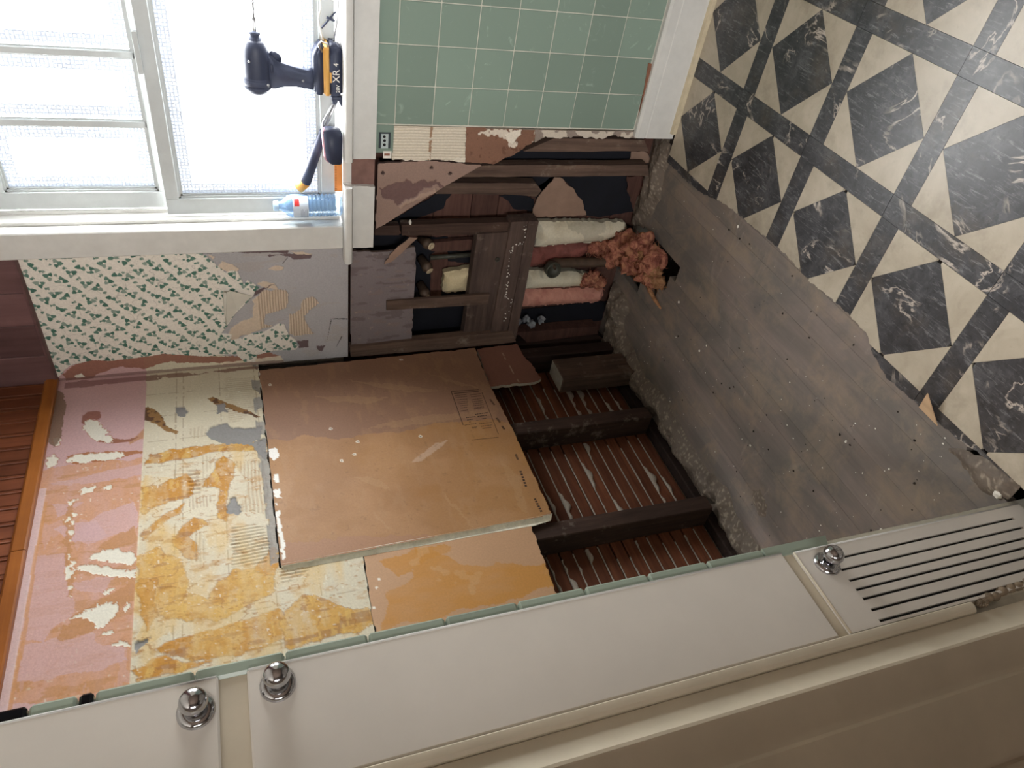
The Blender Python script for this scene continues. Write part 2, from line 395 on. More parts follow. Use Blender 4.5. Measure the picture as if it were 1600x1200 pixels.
def shared_piece(name, key, poly, loc, m):
    if key not in shared:
        o = MB().prism(poly, 'Z', -0.006, 0.0).build(name, m, floor); shared[key] = o
    else:
        o = shared[key].copy(); COL.objects.link(o); o.parent = floor
    o.location = (loc[0], loc[1], 0)
def sh(poly, dx, dy): return [(x + dx, y + dy) for x, y in poly]
h = LS / 2; s_ = LS
dia = [(h, -gp), (gp, -h), (h, -s_ + gp), (s_ - gp, -h)]
tris = [[(gp, -gp), (gp, -h + 2 * gp), (h - 2 * gp, -gp)], [(s_ - gp, -gp), (h + 2 * gp, -gp), (s_ - gp, -h + 2 * gp)],
        [(gp, -s_ + gp), (h - 2 * gp, -s_ + gp), (gp, -h - 2 * gp)], [(s_ - gp, -s_ + gp), (s_ - gp, -h - 2 * gp), (h + 2 * gp, -s_ + gp)]]
band_y = [(LS + gp, LP - LS - gp), (LS + gp, -LS + gp), (LP - gp, -LS + gp), (LP - gp, LP - LS - gp)]      # right of a cell
band_x = [(gp, LP - LS - gp), (gp, gp), (LS - gp, gp), (LS - gp, LP - LS - gp)]                            # above a cell (towards the window wall)
for k in range(-2, 4):
    for j in range(-1, 7):
        cx, cy = 1.081 + k * LP, -0.338 - j * LP
        pieces = [('lino_diamond', 'd', dia, 'lino_dark')] + [('lino_triangle', 't%d' % q, t, 'lino_cream') for q, t in enumerate(tris)] + [('lino_band', 'bx', band_x, 'lino_dark'), ('lino_band', 'by', band_y, 'lino_dark')]
        if k == -2: pieces = pieces[-1:]
        if k >= 2 and j >= 5: continue
        for nm, key, poly, mk in pieces:
            if j == -1 and key == 'bx': continue
            if j == -1 and key == 'by': poly = [(x, min(y, 0.0)) for x, y in poly]; key = 'by0'
            if k < 0:
                for r in clip_left(sh(poly, cx, cy)): poly_piece(nm, r, M[mk])
            else: shared_piece(nm, key, poly, (cx, cy), M[mk])
# curled-up corner of lino showing its pale back
fl = MB(); fp = [(0.745,-1.232),(0.799,-1.243),(0.745,-1.289)]
fl.add([(*fp[0], 0.004), (fp[1][0], fp[1][1], 0.028), (*fp[2], 0.006), (*fp[0], 0.002), (fp[1][0], fp[1][1], 0.025), (*fp[2], 0.003)], [(0, 1, 2), (5, 4, 3), (0, 3, 4, 1), (1, 4, 5, 2), (2, 5, 3, 0)])
fl.build('lino_curl', mat('lino_back', srgb(198, 166, 132), 0.8, var=0.12, vscale=40, stretch=(1, 0.2, 1)), floor)

# ------------------------------------------------------------------ room shell out of the picture
MB().box(-0.16, ROOM_X, ROOM_Y, 0.16, ROOM_Z, ROOM_Z + 0.05).build('ceiling', M['ceiling_paint'], None, kind='structure')
MB().box(ROOM_X, ROOM_X + 0.05, ROOM_Y, 0.16, -0.2, ROOM_Z).build('wall_right', M['room_paint'], None, kind='structure')
DX0, DX1, DZ0, DZ1 = 1.2, 1.82, 0.9, 2.0          # unseen door opening, added behind the viewer as fill light
MB().box(-0.16, DX0, ROOM_Y - 0.05, ROOM_Y, -0.2, ROOM_Z).box(DX1, ROOM_X, ROOM_Y - 0.05, ROOM_Y, -0.2, ROOM_Z).box(DX0, DX1, ROOM_Y - 0.05, ROOM_Y, -0.2, DZ0).box(DX0, DX1, ROOM_Y - 0.05, ROOM_Y, DZ1, ROOM_Z).build('wall_entrance', M['room_paint'], None, kind='structure')
d2 = empty('fill_door', (0, 0, 0), kind='structure')
MB().box(DX0 - 0.06, DX0, ROOM_Y, ROOM_Y + 0.02, 0, DZ1 + 0.06).box(DX1, DX1 + 0.06, ROOM_Y, ROOM_Y + 0.02, 0, DZ1 + 0.06).box(DX0, DX1, ROOM_Y, ROOM_Y + 0.02, DZ1, DZ1 + 0.06).box(DX0, DX1, ROOM_Y, ROOM_Y + 0.02, 0.0, DZ0).build('fill_door_frame', M['white_paint'], d2)
MB().box((DX0 + DX1) / 2 - 0.012, (DX0 + DX1) / 2 + 0.012, ROOM_Y - 0.03, ROOM_Y, DZ0, DZ1).build('muntin', M['white_paint'], d2)

# ------------------------------------------------------------------ left wall
wall_left = MB().box(-0.16, -0.118, -1.72, 0.16, -0.2, ROOM_Z).build('wall_left', M['key'], None, kind='structure')
for y0, y1, zb in ((-0.078, -0.024, 0.0), (-0.462, -0.408, 0.035), (-0.886, -0.832, 0.03), (-1.31, -1.256, 0.0)):
    mb = MB().cbox(-0.103, -0.0145, y0, y1, zb, 1.93, 0.003)
    mb.build('stud', M['dark_stud'] if y0 > -0.1 else M['stud'], wall_left)
MB().cbox(-0.117, -0.075, -1.48, 0.1, -0.03, 0.026, 0.004).build('sole_plate', M['dark_stud'], wall_left)
LZ = 0.043
for i in range(1, 17):
    z = 0.012 + i * LZ
    MB().cbox(-0.1175, -0.1035, -1.485, 0.06, z - 0.0185 + rnd.uniform(-.001, .001), z + 0.0185 + rnd.uniform(-.001, .001), 0.0015).build('lath', M['lath'], wall_left)
kr = random.Random(11)
for (ya, yb) in ((-0.405, -0.13), (-0.828, -0.466), (-1.25, -0.89)):
    for i in range(1, 16):
        zg = 0.012 + i * LZ + LZ / 2; n = 46; v = []; f = []; amp = kr.choice([0.0008, 0.002, 0.005, 0.010, 0.016, 0.020]); ph = kr.uniform(0, 9); sk = kr.uniform(0.0, 0.25)
        L = (yb - ya); a_ = ya + L * kr.uniform(0, 0.08); b_ = yb - L * kr.uniform(0, sk)
        for k in range(n + 1):
            y = a_ + (b_ - a_) * k / n
            w = 0.0011 + amp * max(0, math.sin(y * 17 + ph) + 0.6 * math.sin(y * 47 + 2 * ph) + 0.35 * math.sin(y * 131 + ph)) * 0.6
            x1 = -0.1035 + 0.001 + min(0.006, w * 0.45)
            v += [(-0.1045, y, zg + 0.002), (x1, y, zg + 0.0015), (x1, y, zg - w * 0.8), (-0.1045, y, zg - w)]
        for k in range(n):
            for q in range(3): f.append((4 * k + q, 4 * k + 4 + q, 4 * k + 5 + q, 4 * k + 1 + q))
        MB().add(v, f, True).build('plaster_key', M['key'], wall_left)

CREAM, PINK, WHITE, GREY = srgb(216, 207, 184), srgb(204, 168, 168), srgb(230, 226, 212), srgb(140, 138, 137)
ORP, OCH, YEL, BRN, TAUPE = srgb(204, 148, 98), srgb(194, 138, 54), srgb(216, 178, 100), srgb(142, 94, 62), srgb(132, 106, 86)
def paint_left(a, b):
    p = Paint(a, b, CREAM)
    n1 = fbm(a, b, 9, 21); n2 = fbm(a * 1.0, b * 4.0, 10, 31); n3 = fbm(a, b, 60, 41); n4 = fbm(a * 5, b, 12, 61)
    p.c *= (0.93 + 0.14 * n1)[:, None]
    cream = b < 1.688
    # ghost lines of the lost tiles
    for z0 in (1.579, 1.470, 1.361, 1.252, 1.60):
        m = (np.abs(b - z0 - 0.003 * (n1 - .5)) < 0.0016) & (n3 > 0.42); p.lay(m * 0.55, srgb(150, 128, 100), -0.0006)
    for k in range(1, 14):
        m = (np.abs(a + 0.105 * k - 0.004 * (n1 - .5)) < 0.0016) & (n3 > 0.45) & cream; p.lay(m * 0.5, srgb(150, 128, 100), -0.0006)
    # combed adhesive
    def comb(poly, var, per, amp=0.0016, col=srgb(176, 154, 122)):
        m = p.mask(poly, 0.004); t = (a if var == 'a' else b) + 0.0025 * (n1 - .5) * 4
        w = np.sin(t * 2 * math.pi / per) * (0.4 + 0.9 * n3)
        p.h += m * amp * w; p.lay(m * np.clip(-w, 0, 1) * 0.55, col)
    # ochre glue left on the cream coat
    g = [[(-0.372,1.671),(-0.361,1.555),(-0.356,1.466),(-0.361,1.375),(-0.386,1.340),(-0.408,1.369),(-0.387,1.485),(-0.393,1.555),(-0.406,1.623),(-0.409,1.674)],
         [(-0.492,1.687),(-0.486,1.630),(-0.466,1.572),(-0.493,1.556),(-0.541,1.556),(-0.554,1.618),(-0.586,1.675)],
         [(-0.650,1.678),(-0.596,1.604),(-0.569,1.577),(-0.606,1.588),(-0.672,1.672)],
         [(-0.430,1.495),(-0.409,1.468),(-0.438,1.448),(-0.544,1.455),(-0.649,1.473),(-0.631,1.495),(-0.538,1.486),(-0.518,1.526)],
         [(-0.678,1.606),(-0.645,1.580),(-0.635,1.540),(-0.664,1.509),(-0.688,1.557),(-0.771,1.554),(-0.746,1.578),(-0.707,1.606)],
         [(-0.731,1.683),(-0.713,1.636),(-0.769,1.580),(-0.822,1.563),(-0.858,1.569),(-0.890,1.514),(-0.837,1.495),(-0.811,1.407),(-0.854,1.375),(-0.898,1.372),(-0.928,1.434),(-0.949,1.501),(-0.942,1.561),(-0.919,1.617),(-0.854,1.670)],
         [(-0.998,1.643),(-0.984,1.586),(-0.978,1.516),(-0.967,1.436),(-0.952,1.364),(-0.978,1.345),(-1.049,1.349),(-1.055,1.440),(-1.046,1.559),(-1.017,1.626)],
         [(-0.969,1.352),(-0.932,1.303),(-0.954,1.240),(-0.988,1.192),(-1.008,1.139),(-1.058,1.141),(-1.066,1.273),(-1.065,1.344)],
         [(-1.043,1.688),(-1.028,1.620),(-1.051,1.511),(-1.062,1.579),(-1.078,1.671)],
         [(-0.796,1.678),(-0.795,1.639),(-0.914,1.643),(-0.944,1.658),(-0.896,1.678)],
         [(-0.826,1.412),(-0.766,1.360),(-0.802,1.339),(-0.856,1.367)]]
    yel = p.mask([(-0.440,1.681),(-0.471,1.619),(-0.657,1.622),(-0.713,1.557),(-0.964,1.611),(-0.984,1.665),(-0.785,1.687)], 0.012, 25)
    p.lay(yel * np.clip(1.6 * n2 - 0.35, 0, 1) * 0.75, YEL)
    for i, q in enumerate(g):
        m = p.mask(q, 0.009, 22, 70 + i); p.rim(m, q, srgb(148, 98, 46), 0.0022, 0.55, jit=0.009, scale=22, seed=70 + i)
        mm = m * np.clip(0.25 + 1.5 * n2, 0, 1) * (0.75 + 0.25 * (n3 > 0.4)); p.lay(mm, tuple(np.array(OCH) * 0.5 + np.array(YEL) * 0.5) if i in (5, 7) else OCH, 0.0006)
        p.lay(m * (n4 < 0.33) * 0.5, BRN)
        p.lay(m * (n2 > 0.66) * 0.6, YEL)
    wide = cream & (a < -0.36)
    p.lay(wide * np.clip((fbm(a, b * 2.5, 7, 81) - 0.5) * 5, 0, 1) * 0.5, YEL)
    p.lay(wide * np.clip((fbm(a * 2, b, 26, 91) - 0.62) * 7, 0, 1) * 0.5, tuple(np.array(OCH) * 0.9))
    comb([(-0.059,1.454),(-0.069,1.362),(-0.231,1.349),(-0.277,1.451),(-0.178,1.454)], 'a', 0.0095)
    comb([(-0.278,1.563),(-0.272,1.520),(-0.319,1.512),(-0.323,1.563)], 'b', 0.011)
    comb([(-0.441,1.566),(-0.447,1.533),(-0.551,1.533),(-0.549,1.568)], 'a', 0.0145, 0.0022, BRN)
    comb([(-0.393,1.528),(-0.397,1.504),(-0.521,1.510),(-0.529,1.530)], 'b', 0.010)
    comb([(-0.440,1.440),(-0.448,1.360),(-0.569,1.354),(-0.650,1.366),(-0.626,1.432),(-0.529,1.411)], 'b', 0.0105, 0.0024, srgb(160, 116, 70))
    comb([(-0.676,1.457),(-0.687,1.375),(-0.765,1.364),(-0.814,1.376),(-0.805,1.462)], 'a', 0.0105, 0.0022)
    comb([(-0.672,1.553),(-0.677,1.529),(-0.770,1.530),(-0.775,1.553)], 'b', 0.010, 0.002)
    comb([(-0.836,1.346),(-0.849,1.262),(-0.885,1.326),(-0.885,1.346)], 'a', 0.010, 0.002)
    comb([(-0.550,1.564),(-0.556,1.505),(-0.593,1.514),(-0.594,1.564)], 'b', 0.009, 0.002, BRN)
    p.h += 0.0009 * (n3 - .5) * cream
    # crumbs and drips: white flecks, brown flecks, runs of dried glue
    sp = fbm(a, b, 140, 71, 2); sp2 = fbm(a * 2.2, b, 75, 77, 3)
    p.lay(cream * np.clip((sp - 0.80) * 14, 0, 1) * 0.7, WHITE, 0.0006); p.lay(wide * np.clip((sp2 - 0.73) * 10, 0, 1) * 0.5, srgb(160, 112, 60)); p.lay(cream * np.clip((0.24 - sp2) * 10, 0, 1) * 0.35, srgb(232, 224, 204))
    run = np.abs(fbm(a * 1.6, b * 0.7, 16, 87, 3) - 0.5) < 0.010; p.lay(run * wide * (n3 > 0.42) * 0.6, srgb(164, 112, 54), 0.0008)
    # brown finger marks and bare grey plaster
    for q in ([(-0.168,1.697),(-0.160,1.680),(-0.181,1.658),(-0.211,1.640),(-0.254,1.623),(-0.289,1.595),(-0.298,1.599),(-0.280,1.626),(-0.242,1.657),(-0.209,1.691)], [(-0.152,1.505),(-0.147,1.491),(-0.175,1.451),(-0.210,1.412),(-0.245,1.373),(-0.262,1.353),(-0.264,1.365),(-0.232,1.408),(-0.207,1.452),(-0.181,1.483)]):
        m = p.mask(q, 0.004); p.lay(m, srgb(150, 112, 66), 0.001); p.lay(m * (n3 > 0.55), srgb(98, 66, 44), 0.0006)
    for q in ([(-0.180,1.600),(-0.180,1.570),(-0.220,1.568),(-0.218,1.595)], [(-0.309,1.517),(-0.273,1.494),(-0.273,1.455),(-0.300,1.434),(-0.300,1.354),(-0.347,1.354),(-0.373,1.394),(-0.364,1.458),(-0.335,1.500)],
              [(-0.603,1.467),(-0.577,1.458),(-0.575,1.438),(-0.627,1.428),(-0.640,1.445),(-0.625,1.464)], [(-0.980,1.685),(-0.964,1.672),(-0.967,1.651),(-0.977,1.651),(-0.985,1.671),(-1.001,1.682)],
              [(-0.178,1.481),(-0.174,1.458),(-0.221,1.455),(-0.223,1.484)], [(-0.373,1.394),(-0.349,1.344),(-0.444,1.351),(-0.402,1.374)]):
        m = p.mask(q, 0.005); p.lay(m, tuple(np.array(GREY) * 1.0), -0.004); p.h += m * 0.002 * (n3 - .5)
    # edge of the coat breaking away beside the board
    m = (b < 1.372 + 0.02 * (n1 - .5)) & (a > -0.83) & (fbm(a, b, 20, 15) > 0.52); p.lay(m * 0.8, GREY, -0.003)
    # pink paint above, smeared with orange glue
    pk = (b >= 1.688 + 0.003 * (n1 - .5)).astype(float)
    q = Paint(a, b, PINK); q.c *= (0.95 + 0.1 * n1)[:, None]
    low = p.mask([(-0.378,1.947),(-0.381,1.838),(-0.374,1.700),(-0.373,1.666),(-1.129,1.643),(-1.054,1.936),(-0.727,1.945)], 0.008, 18)
    for r in ([(-0.433,1.872),(-0.412,1.803),(-0.400,1.682),(-0.436,1.679),(-0.448,1.753),(-0.450,1.832)], [(-0.436,1.918),(-0.426,1.857),(-0.447,1.860),(-0.447,1.909)], [(-0.628,1.842),(-0.571,1.791),(-0.539,1.694),(-0.627,1.688),(-0.650,1.756),(-0.647,1.832)],
              [(-0.514,1.901),(-0.517,1.826),(-0.550,1.850),(-0.564,1.887)], [(-0.678,1.924),(-0.681,1.857),(-0.779,1.836),(-0.848,1.811),(-0.896,1.853),(-0.922,1.868),(-0.908,1.913),(-0.805,1.919)], [(-0.766,1.839),(-0.774,1.733),(-0.818,1.756),(-0.797,1.813)],
              [(-0.926,1.918),(-0.922,1.881),(-0.923,1.767),(-0.958,1.742),(-0.979,1.701),(-1.020,1.690),(-1.019,1.757),(-1.016,1.869),(-1.010,1.914)], [(-0.588,1.832),(-0.584,1.790),(-0.634,1.757),(-0.662,1.799),(-0.624,1.860),(-0.594,1.886)]):
        low = np.clip(low - q.mask(r, 0.007, 20) * (0.65 + 0.5 * (n2 - .3)), 0, 1)
    q.lay(low * np.clip(0.35 + 0.8 * n2, 0, 1) * 0.9, ORP); q.lay(low * np.clip((fbm(a * 2.2, b, 75, 97, 3) - 0.70) * 10, 0, 1) * 0.4, srgb(186, 124, 78)); q.lay(low * np.clip((fbm(a, b, 120, 99, 2) - 0.82) * 14, 0, 1) * 0.7, WHITE); q.lay(low * (n4 > 0.62) * 0.35, tuple(np.array(OCH) * 0.8)); q.lay(low * (n2 > 0.68) * 0.4, PINK)
    for i, r in enumerate(([(-0.254,1.675),(-0.304,1.728),(-0.316,1.719),(-0.288,1.669)], [(-0.498,1.865),(-0.507,1.845),(-0.674,1.838),(-0.820,1.816),(-0.808,1.831),(-0.650,1.855)], [(-0.923,1.850),(-0.877,1.821),(-0.794,1.687),(-0.842,1.682),(-0.919,1.765),(-0.933,1.839)], [(-0.675,1.783),(-0.621,1.694),(-0.685,1.688),(-0.694,1.760)])):
        q.poly(r, tuple(np.array(ORP) * 0.82), 0.0004, 0.8, jit=0.006, seed=200 + i)
    q.poly([(-0.205,1.857),(-0.172,1.858),(-0.157,1.843),(-0.161,1.812),(-0.181,1.804),(-0.197,1.811),(-0.193,1.836),(-0.216,1.850)], srgb(156, 104, 92), 0.0, 1, jit=0.002)
    q.poly([(-0.273,1.778),(-0.290,1.757),(-0.295,1.724),(-0.290,1.698),(-0.306,1.720),(-0.306,1.764),(-0.295,1.804),(-0.264,1.830)], srgb(150, 98, 76), 0.0, 1, jit=0.002)
    q.poly([(-0.358,1.883),(-0.338,1.881),(-0.333,1.844),(-0.337,1.781),(-0.350,1.686),(-0.358,1.686),(-0.365,1.731),(-0.376,1.786),(-0.369,1.863)], srgb(170, 112, 76), 0.0, 1, jit=0.003)
    for i, r in enumerate(([(-0.209,1.852),(-0.192,1.838),(-0.197,1.816),(-0.219,1.809),(-0.252,1.791),(-0.289,1.765),(-0.300,1.776),(-0.291,1.804),(-0.264,1.828),(-0.236,1.846)], [(-0.347,1.880),(-0.336,1.866),(-0.337,1.820),(-0.341,1.773),(-0.352,1.737),(-0.362,1.731),(-0.370,1.752),(-0.370,1.787),(-0.363,1.810),(-0.369,1.825),(-0.365,1.863),(-0.356,1.879)],
              [(-0.361,1.931),(-0.332,1.931),(-0.318,1.917),(-0.343,1.901),(-0.367,1.904),(-0.374,1.922)], [(-0.705,1.795),(-0.691,1.768),(-0.686,1.746),(-0.700,1.716),(-0.723,1.689),(-0.741,1.686),(-0.747,1.706),(-0.731,1.743),(-0.722,1.773)],
              [(-0.727,1.827),(-0.730,1.793),(-0.748,1.742),(-0.770,1.687),(-0.790,1.686),(-0.775,1.740),(-0.760,1.777),(-0.746,1.806)], [(-0.874,1.822),(-0.862,1.789),(-0.850,1.756),(-0.851,1.729),(-0.869,1.719),(-0.894,1.726),(-0.916,1.752),(-0.904,1.772),(-0.884,1.787)],
              [(-0.480,1.836),(-0.465,1.828),(-0.468,1.799),(-0.482,1.801),(-0.490,1.815),(-0.489,1.832)], [(-0.476,1.785),(-0.468,1.765),(-0.483,1.764),(-0.488,1.775)], [(-0.871,1.710),(-0.860,1.701),(-0.870,1.697),(-0.886,1.706)],
              [(-0.960,1.732),(-0.960,1.716),(-0.970,1.692),(-0.977,1.695),(-0.970,1.722)], [(-0.923,1.749),(-0.929,1.731),(-0.941,1.730),(-0.936,1.744)], [(-0.815,1.759),(-0.806,1.742),(-0.811,1.736),(-0.828,1.754)], [(-0.503,1.856),(-0.501,1.842),(-0.513,1.846),(-0.516,1.852)], [(-0.253,1.924),(-0.250,1.909),(-0.288,1.905),(-0.289,1.918)])):
        q.poly(r, WHITE, -0.0012, 1, rim=srgb(176, 118, 78), rw=0.0022, jit=0.005, scale=90, seed=300 + i)
    m = p.mask([(-0.494,1.866),(-0.502,1.845),(-0.820,1.819),(-0.807,1.836)], 0.005) * (fbm(a, b, 70, 17) > 0.6); q.lay(m, WHITE, -0.001)
    # old paint line and grime under the trim
    q.poly([(-0.044,1.940),(-0.062,1.917),(-0.137,1.905),(-0.247,1.902),(-0.296,1.919),(-0.267,1.938)], TAUPE, 0, 0.9, jit=0.004)
    q.lay((np.abs(b - 1.93) < 0.012) * (a < -0.45) * 0.8, srgb(214, 190, 192), 0.001)
    q.lay((np.abs(b - 1.915 + 0.012 * (n1 - .5)) < 0.004) * (a < -0.5) * 0.7, ORP)
    # brown torn paper running down the corner
    m = (a > -0.030 - 0.035 * (n1 - .5)) & (a < -0.012 + 0.016 * (fbm(a, b, 30, 5) - .5)) & (b < 1.92)
    q.lay(m * 0.7, srgb(132, 92, 90)); p.lay(m * (fbm(a, b, 22, 9) > 0.5) * 0.8, srgb(128, 92, 80))
    pk_ = pk[:, None]
    return p.c * (1 - pk_) + q.c * pk_, p.h * (1 - pk) + (q.h + 0.001) * pk
LEFT_OUT = [(0.0, 1.937), (-1.485, 1.937), (-1.485, 1.1438), (-1.04, 1.1408), (-0.838, 1.1325), (-0.837, 1.346)]
for k in range(1, 41):
    y = -0.837 + 0.837 * k / 40; LEFT_OUT.append((y, 1.3462 + 0.0032 * math.sin(k * 1.9) * math.sin(k * 0.53 + 1)))
sheet('plaster_coat', 'X', 0.0, 1, 0.0145, LEFT_OUT, 0.0028, paint_left, M['painted_gloss'], wall_left, edge=srgb(120, 116, 112))
MB().box(-0.016, -0.0146, -1.485, 0.0, 1.15, 1.93).build('plaster_backing', M['dark_earth'], wall_left)

# upper wall: beaded boards over a honey coloured trim
for i in range(27):
    y1 = -0.004 - i * 0.055; m = M['panel_orange']
    MB().cbox(-0.012, 0.004, y1 - 0.0535, y1, 1.955, ROOM_Z, 0.002).build('beaded_board', m, wall_left)
    MB().tube([(0.004, y1 - 0.012, 1.96), (0.004, y1 - 0.012, ROOM_Z)], 0.003, 6).build('bead', m, wall_left)
tr = empty('trim_1', (0, 0, 0), kind='structure')
for ya, yb in ((-0.662, -0.004), (-1.485, -0.664)):
    MB().prism([(0.0, 1.936), (0.016, 1.936), (0.019, 1.94), (0.019, 1.966), (0.012, 1.973), (0.0, 1.973)], 'Y', ya, yb).build('trim_board', M['trim_orange'], tr)

# ------------------------------------------------------------------ gypsum boards nailed over the studs of the left wall
def paint_board(a, b):
    p = Paint(a, b, srgb(146, 110, 88))
    n1 = fbm(a, b, 6, 121); n2 = fbm(a, b * 3, 14, 131); n3 = fbm(a, b, 70, 141); n4 = fbm(a * 1.5, b, 9, 151)
    p.c *= (0.92 + 0.16 * n1)[:, None]
    m = p.mask([(-0.374,1.366),(-0.384,1.245),(-0.409,1.103),(-0.406,0.992),(-0.402,0.877),(-0.394,0.779),(-0.401,0.648),(-0.430,0.567),(-0.822,0.534),(-0.869,1.344)], 0.012, 14)  # ochre zone; the browner base outside it also paints in light falloff
    p.lay(m * (0.45 + 0.4 * n1), srgb(172, 126, 74)); p.lay(m * np.clip((n4 - 0.52) * 5, 0, 1) * 0.55, srgb(178, 136, 98)); p.lay(m * np.clip((0.42 - n4) * 6, 0, 1) * 0.4, srgb(156, 108, 56))
    p.lay(np.clip((fbm(a * 1.0, b * 2.2, 22, 161) - 0.56) * 6, 0, 1) * 0.3, srgb(174, 136, 100)); p.lay(np.clip((fbm(a, b, 3.5, 171) - 0.5) * 5, 0, 1) * 0.35 * m, srgb(150, 112, 84))
    p.lay(p.mask([(-0.768,1.343),(-0.786,1.135),(-0.831,0.892),(-0.838,0.912),(-0.836,1.143),(-0.838,1.341)], 0.006) * 0.85, srgb(166, 124, 96))
    for i, r in enumerate(([(-0.138,1.072),(-0.170,0.947),(-0.209,0.845),(-0.245,0.763),(-0.241,0.829),(-0.196,0.952)], [(-0.205,1.185),(-0.218,1.063),(-0.248,0.949),(-0.264,1.008),(-0.239,1.128)], [(-0.130,0.804),(-0.183,0.724),(-0.254,0.613),(-0.223,0.688)],
                           [(-0.379,1.048),(-0.350,0.897),(-0.356,0.635),(-0.382,0.631),(-0.389,0.885)], [(-0.572,1.109),(-0.591,1.046),(-0.647,1.019),(-0.621,1.052)], [(-0.676,0.872),(-0.813,0.812),(-0.837,0.809),(-0.719,0.863)], [(-0.712,1.078),(-0.810,1.024),(-0.820,1.017),(-0.741,1.074)], [(-0.576,0.658),(-0.664,0.623),(-0.801,0.640),(-0.797,0.658),(-0.671,0.657)])):
        p.poly(r, srgb(182, 146, 108), 0.0002, 0.32, jit=0.006, seed=400 + i)
    for i, r in enumerate(([(-0.417,1.341),(-0.410,1.319),(-0.449,1.311),(-0.466,1.330),(-0.443,1.343)], [(-0.521,1.335),(-0.514,1.322),(-0.555,1.327),(-0.546,1.337)], [(-0.576,1.344),(-0.577,1.325),(-0.612,1.321),(-0.603,1.341)], [(-0.658,1.342),(-0.656,1.330),(-0.728,1.330),(-0.813,1.328),(-0.823,1.337),(-0.725,1.341)], [(-0.624,1.343),(-0.628,1.333),(-0.646,1.338)])):
        p.poly(r, srgb(238, 236, 230), -0.0008, 1, jit=0.003, scale=90, seed=430 + i)
    p.poly([(-0.544,0.936),(-0.478,0.843),(-0.468,0.798),(-0.498,0.827),(-0.549,0.911)], srgb(196, 168, 146), 0, 0.6, jit=0.004)
    for q in [(-0.361,1.151),(-0.430,1.079),(-0.482,1.097),(-0.501,1.138),(-0.125,1.315),(-0.442,0.882),(-0.057,0.864)]:
        r = np.hypot(a - q[0], b - q[1] ); p.lay((r < 0.0055) * 1.0, srgb(232, 224, 208), 0.0); p.lay((r < 0.0025) * 0.9, srgb(60, 48, 40), -0.001)
    p.lay((n3 > 0.78) * 0.25, srgb(110, 82, 60))
    return p.c, p.h
BIG = ragged([(-0.048,1.344),(-0.028,0.581),(-0.245,0.587),(-0.453,0.575),(-0.824,0.572),(-0.838,1.341)], 0.02, 0.0018, 5, keep=(4,))
gb = sheet('gypsum_board', 'X', 0.012, 1, 0.026, BIG, 0.003, paint_board, M['board'], None, edge=srgb(240, 238, 230),
           label='large brown gypsum board with a printed stamp, on the stripped left wall', category='wall board')
core = [(-0.833,1.340),(-0.831,1.210),(-0.828,1.072),(-0.827,0.890),(-0.825,0.736),(-0.821,0.569),(-0.836,0.577),(-0.844,0.631),(-0.843,0.781),(-0.845,0.932),(-0.845,1.075),(-0.847,1.212),(-0.848,1.336)]
cm_ = MB(); nC = len(core); front = [(0.0123 if i < 6 else 0.0008) for i in range(nC)]
cm_.add([(front[i], y, z) for i, (y, z) in enumerate(core)] + [(-0.002, y, z) for y, z in core], [tuple(range(nC)), tuple(range(2 * nC - 1, nC - 1, -1))] + [(i, (i + 1) % nC, (i + 1) % nC + nC, i + nC) for i in range(nC)])
cm_.build('exposed_core', mat('gypsum_core', srgb(232, 226, 208), 0.85, var=0.14, vscale=60, bstr=0.5), gb)
ink = mat('stamp_ink', srgb(62, 44, 36), 0.8, var=0.2, bstr=0)
def strokes(lst, x, m, parent, name):
    mb = MB()
    for (y0, z0), (y1, z1), t in lst:
        d = Vector((y1 - y0, z1 - z0)); nn = Vector((-d.y, d.x)).normalized() * t / 2
        mb.prism([(y0 + nn.x, z0 + nn.y), (y1 + nn.x, z1 + nn.y), (y1 - nn.x, z1 - nn.y), (y0 - nn.x, z0 - nn.y)], 'X', x, x + 0.0003)
    return mb.build(name, m, parent)
K = [(-0.249,0.730),(-0.254,0.632),(-0.415,0.733),(-0.270,0.625),(-0.475,0.629),(-0.486,0.724),(-0.489,0.633),(-0.260,0.723),(-0.262,0.635)]
bars = [(K[0], K[1], 0.0022), (K[0], K[2], 0.0022), (K[3], K[4], 0.0016), (K[5], K[6], 0.0016), (K[7], K[8], 0.003)]
rows = [(-0.271,0.723),(-0.272,0.681),(-0.276,0.670),(-0.276,0.629),(-0.281,0.723),(-0.282,0.682),(-0.286,0.669),(-0.286,0.632),(-0.294,0.722),(-0.295,0.685),(-0.301,0.671),(-0.300,0.634),(-0.305,0.723),(-0.306,0.686),(-0.312,0.672),(-0.311,0.635),(-0.313,0.724),(-0.314,0.689),(-0.322,0.672),(-0.321,0.636),(-0.324,0.718),(-0.324,0.691),(-0.331,0.673),(-0.331,0.637),(-0.335,0.720),(-0.334,0.696),(-0.342,0.675),(-0.341,0.639),(-0.349,0.722),(-0.348,0.698),(-0.347,0.675),(-0.346,0.640),(-0.373,0.680),(-0.371,0.635),(-0.383,0.714),(-0.383,0.679),(-0.383,0.674),(-0.384,0.643),(-0.394,0.713),(-0.394,0.695),(-0.396,0.663),(-0.396,0.646),(-0.404,0.709),(-0.404,0.703),(-0.402,0.684),(-0.402,0.677),(-0.416,0.728),(-0.415,0.686),(-0.418,0.678),(-0.419,0.634),(-0.430,0.708),(-0.430,0.688),(-0.431,0.675),(-0.430,0.637),(-0.434,0.707),(-0.435,0.692),(-0.441,0.674),(-0.441,0.643)]
tr_ = random.Random(5)
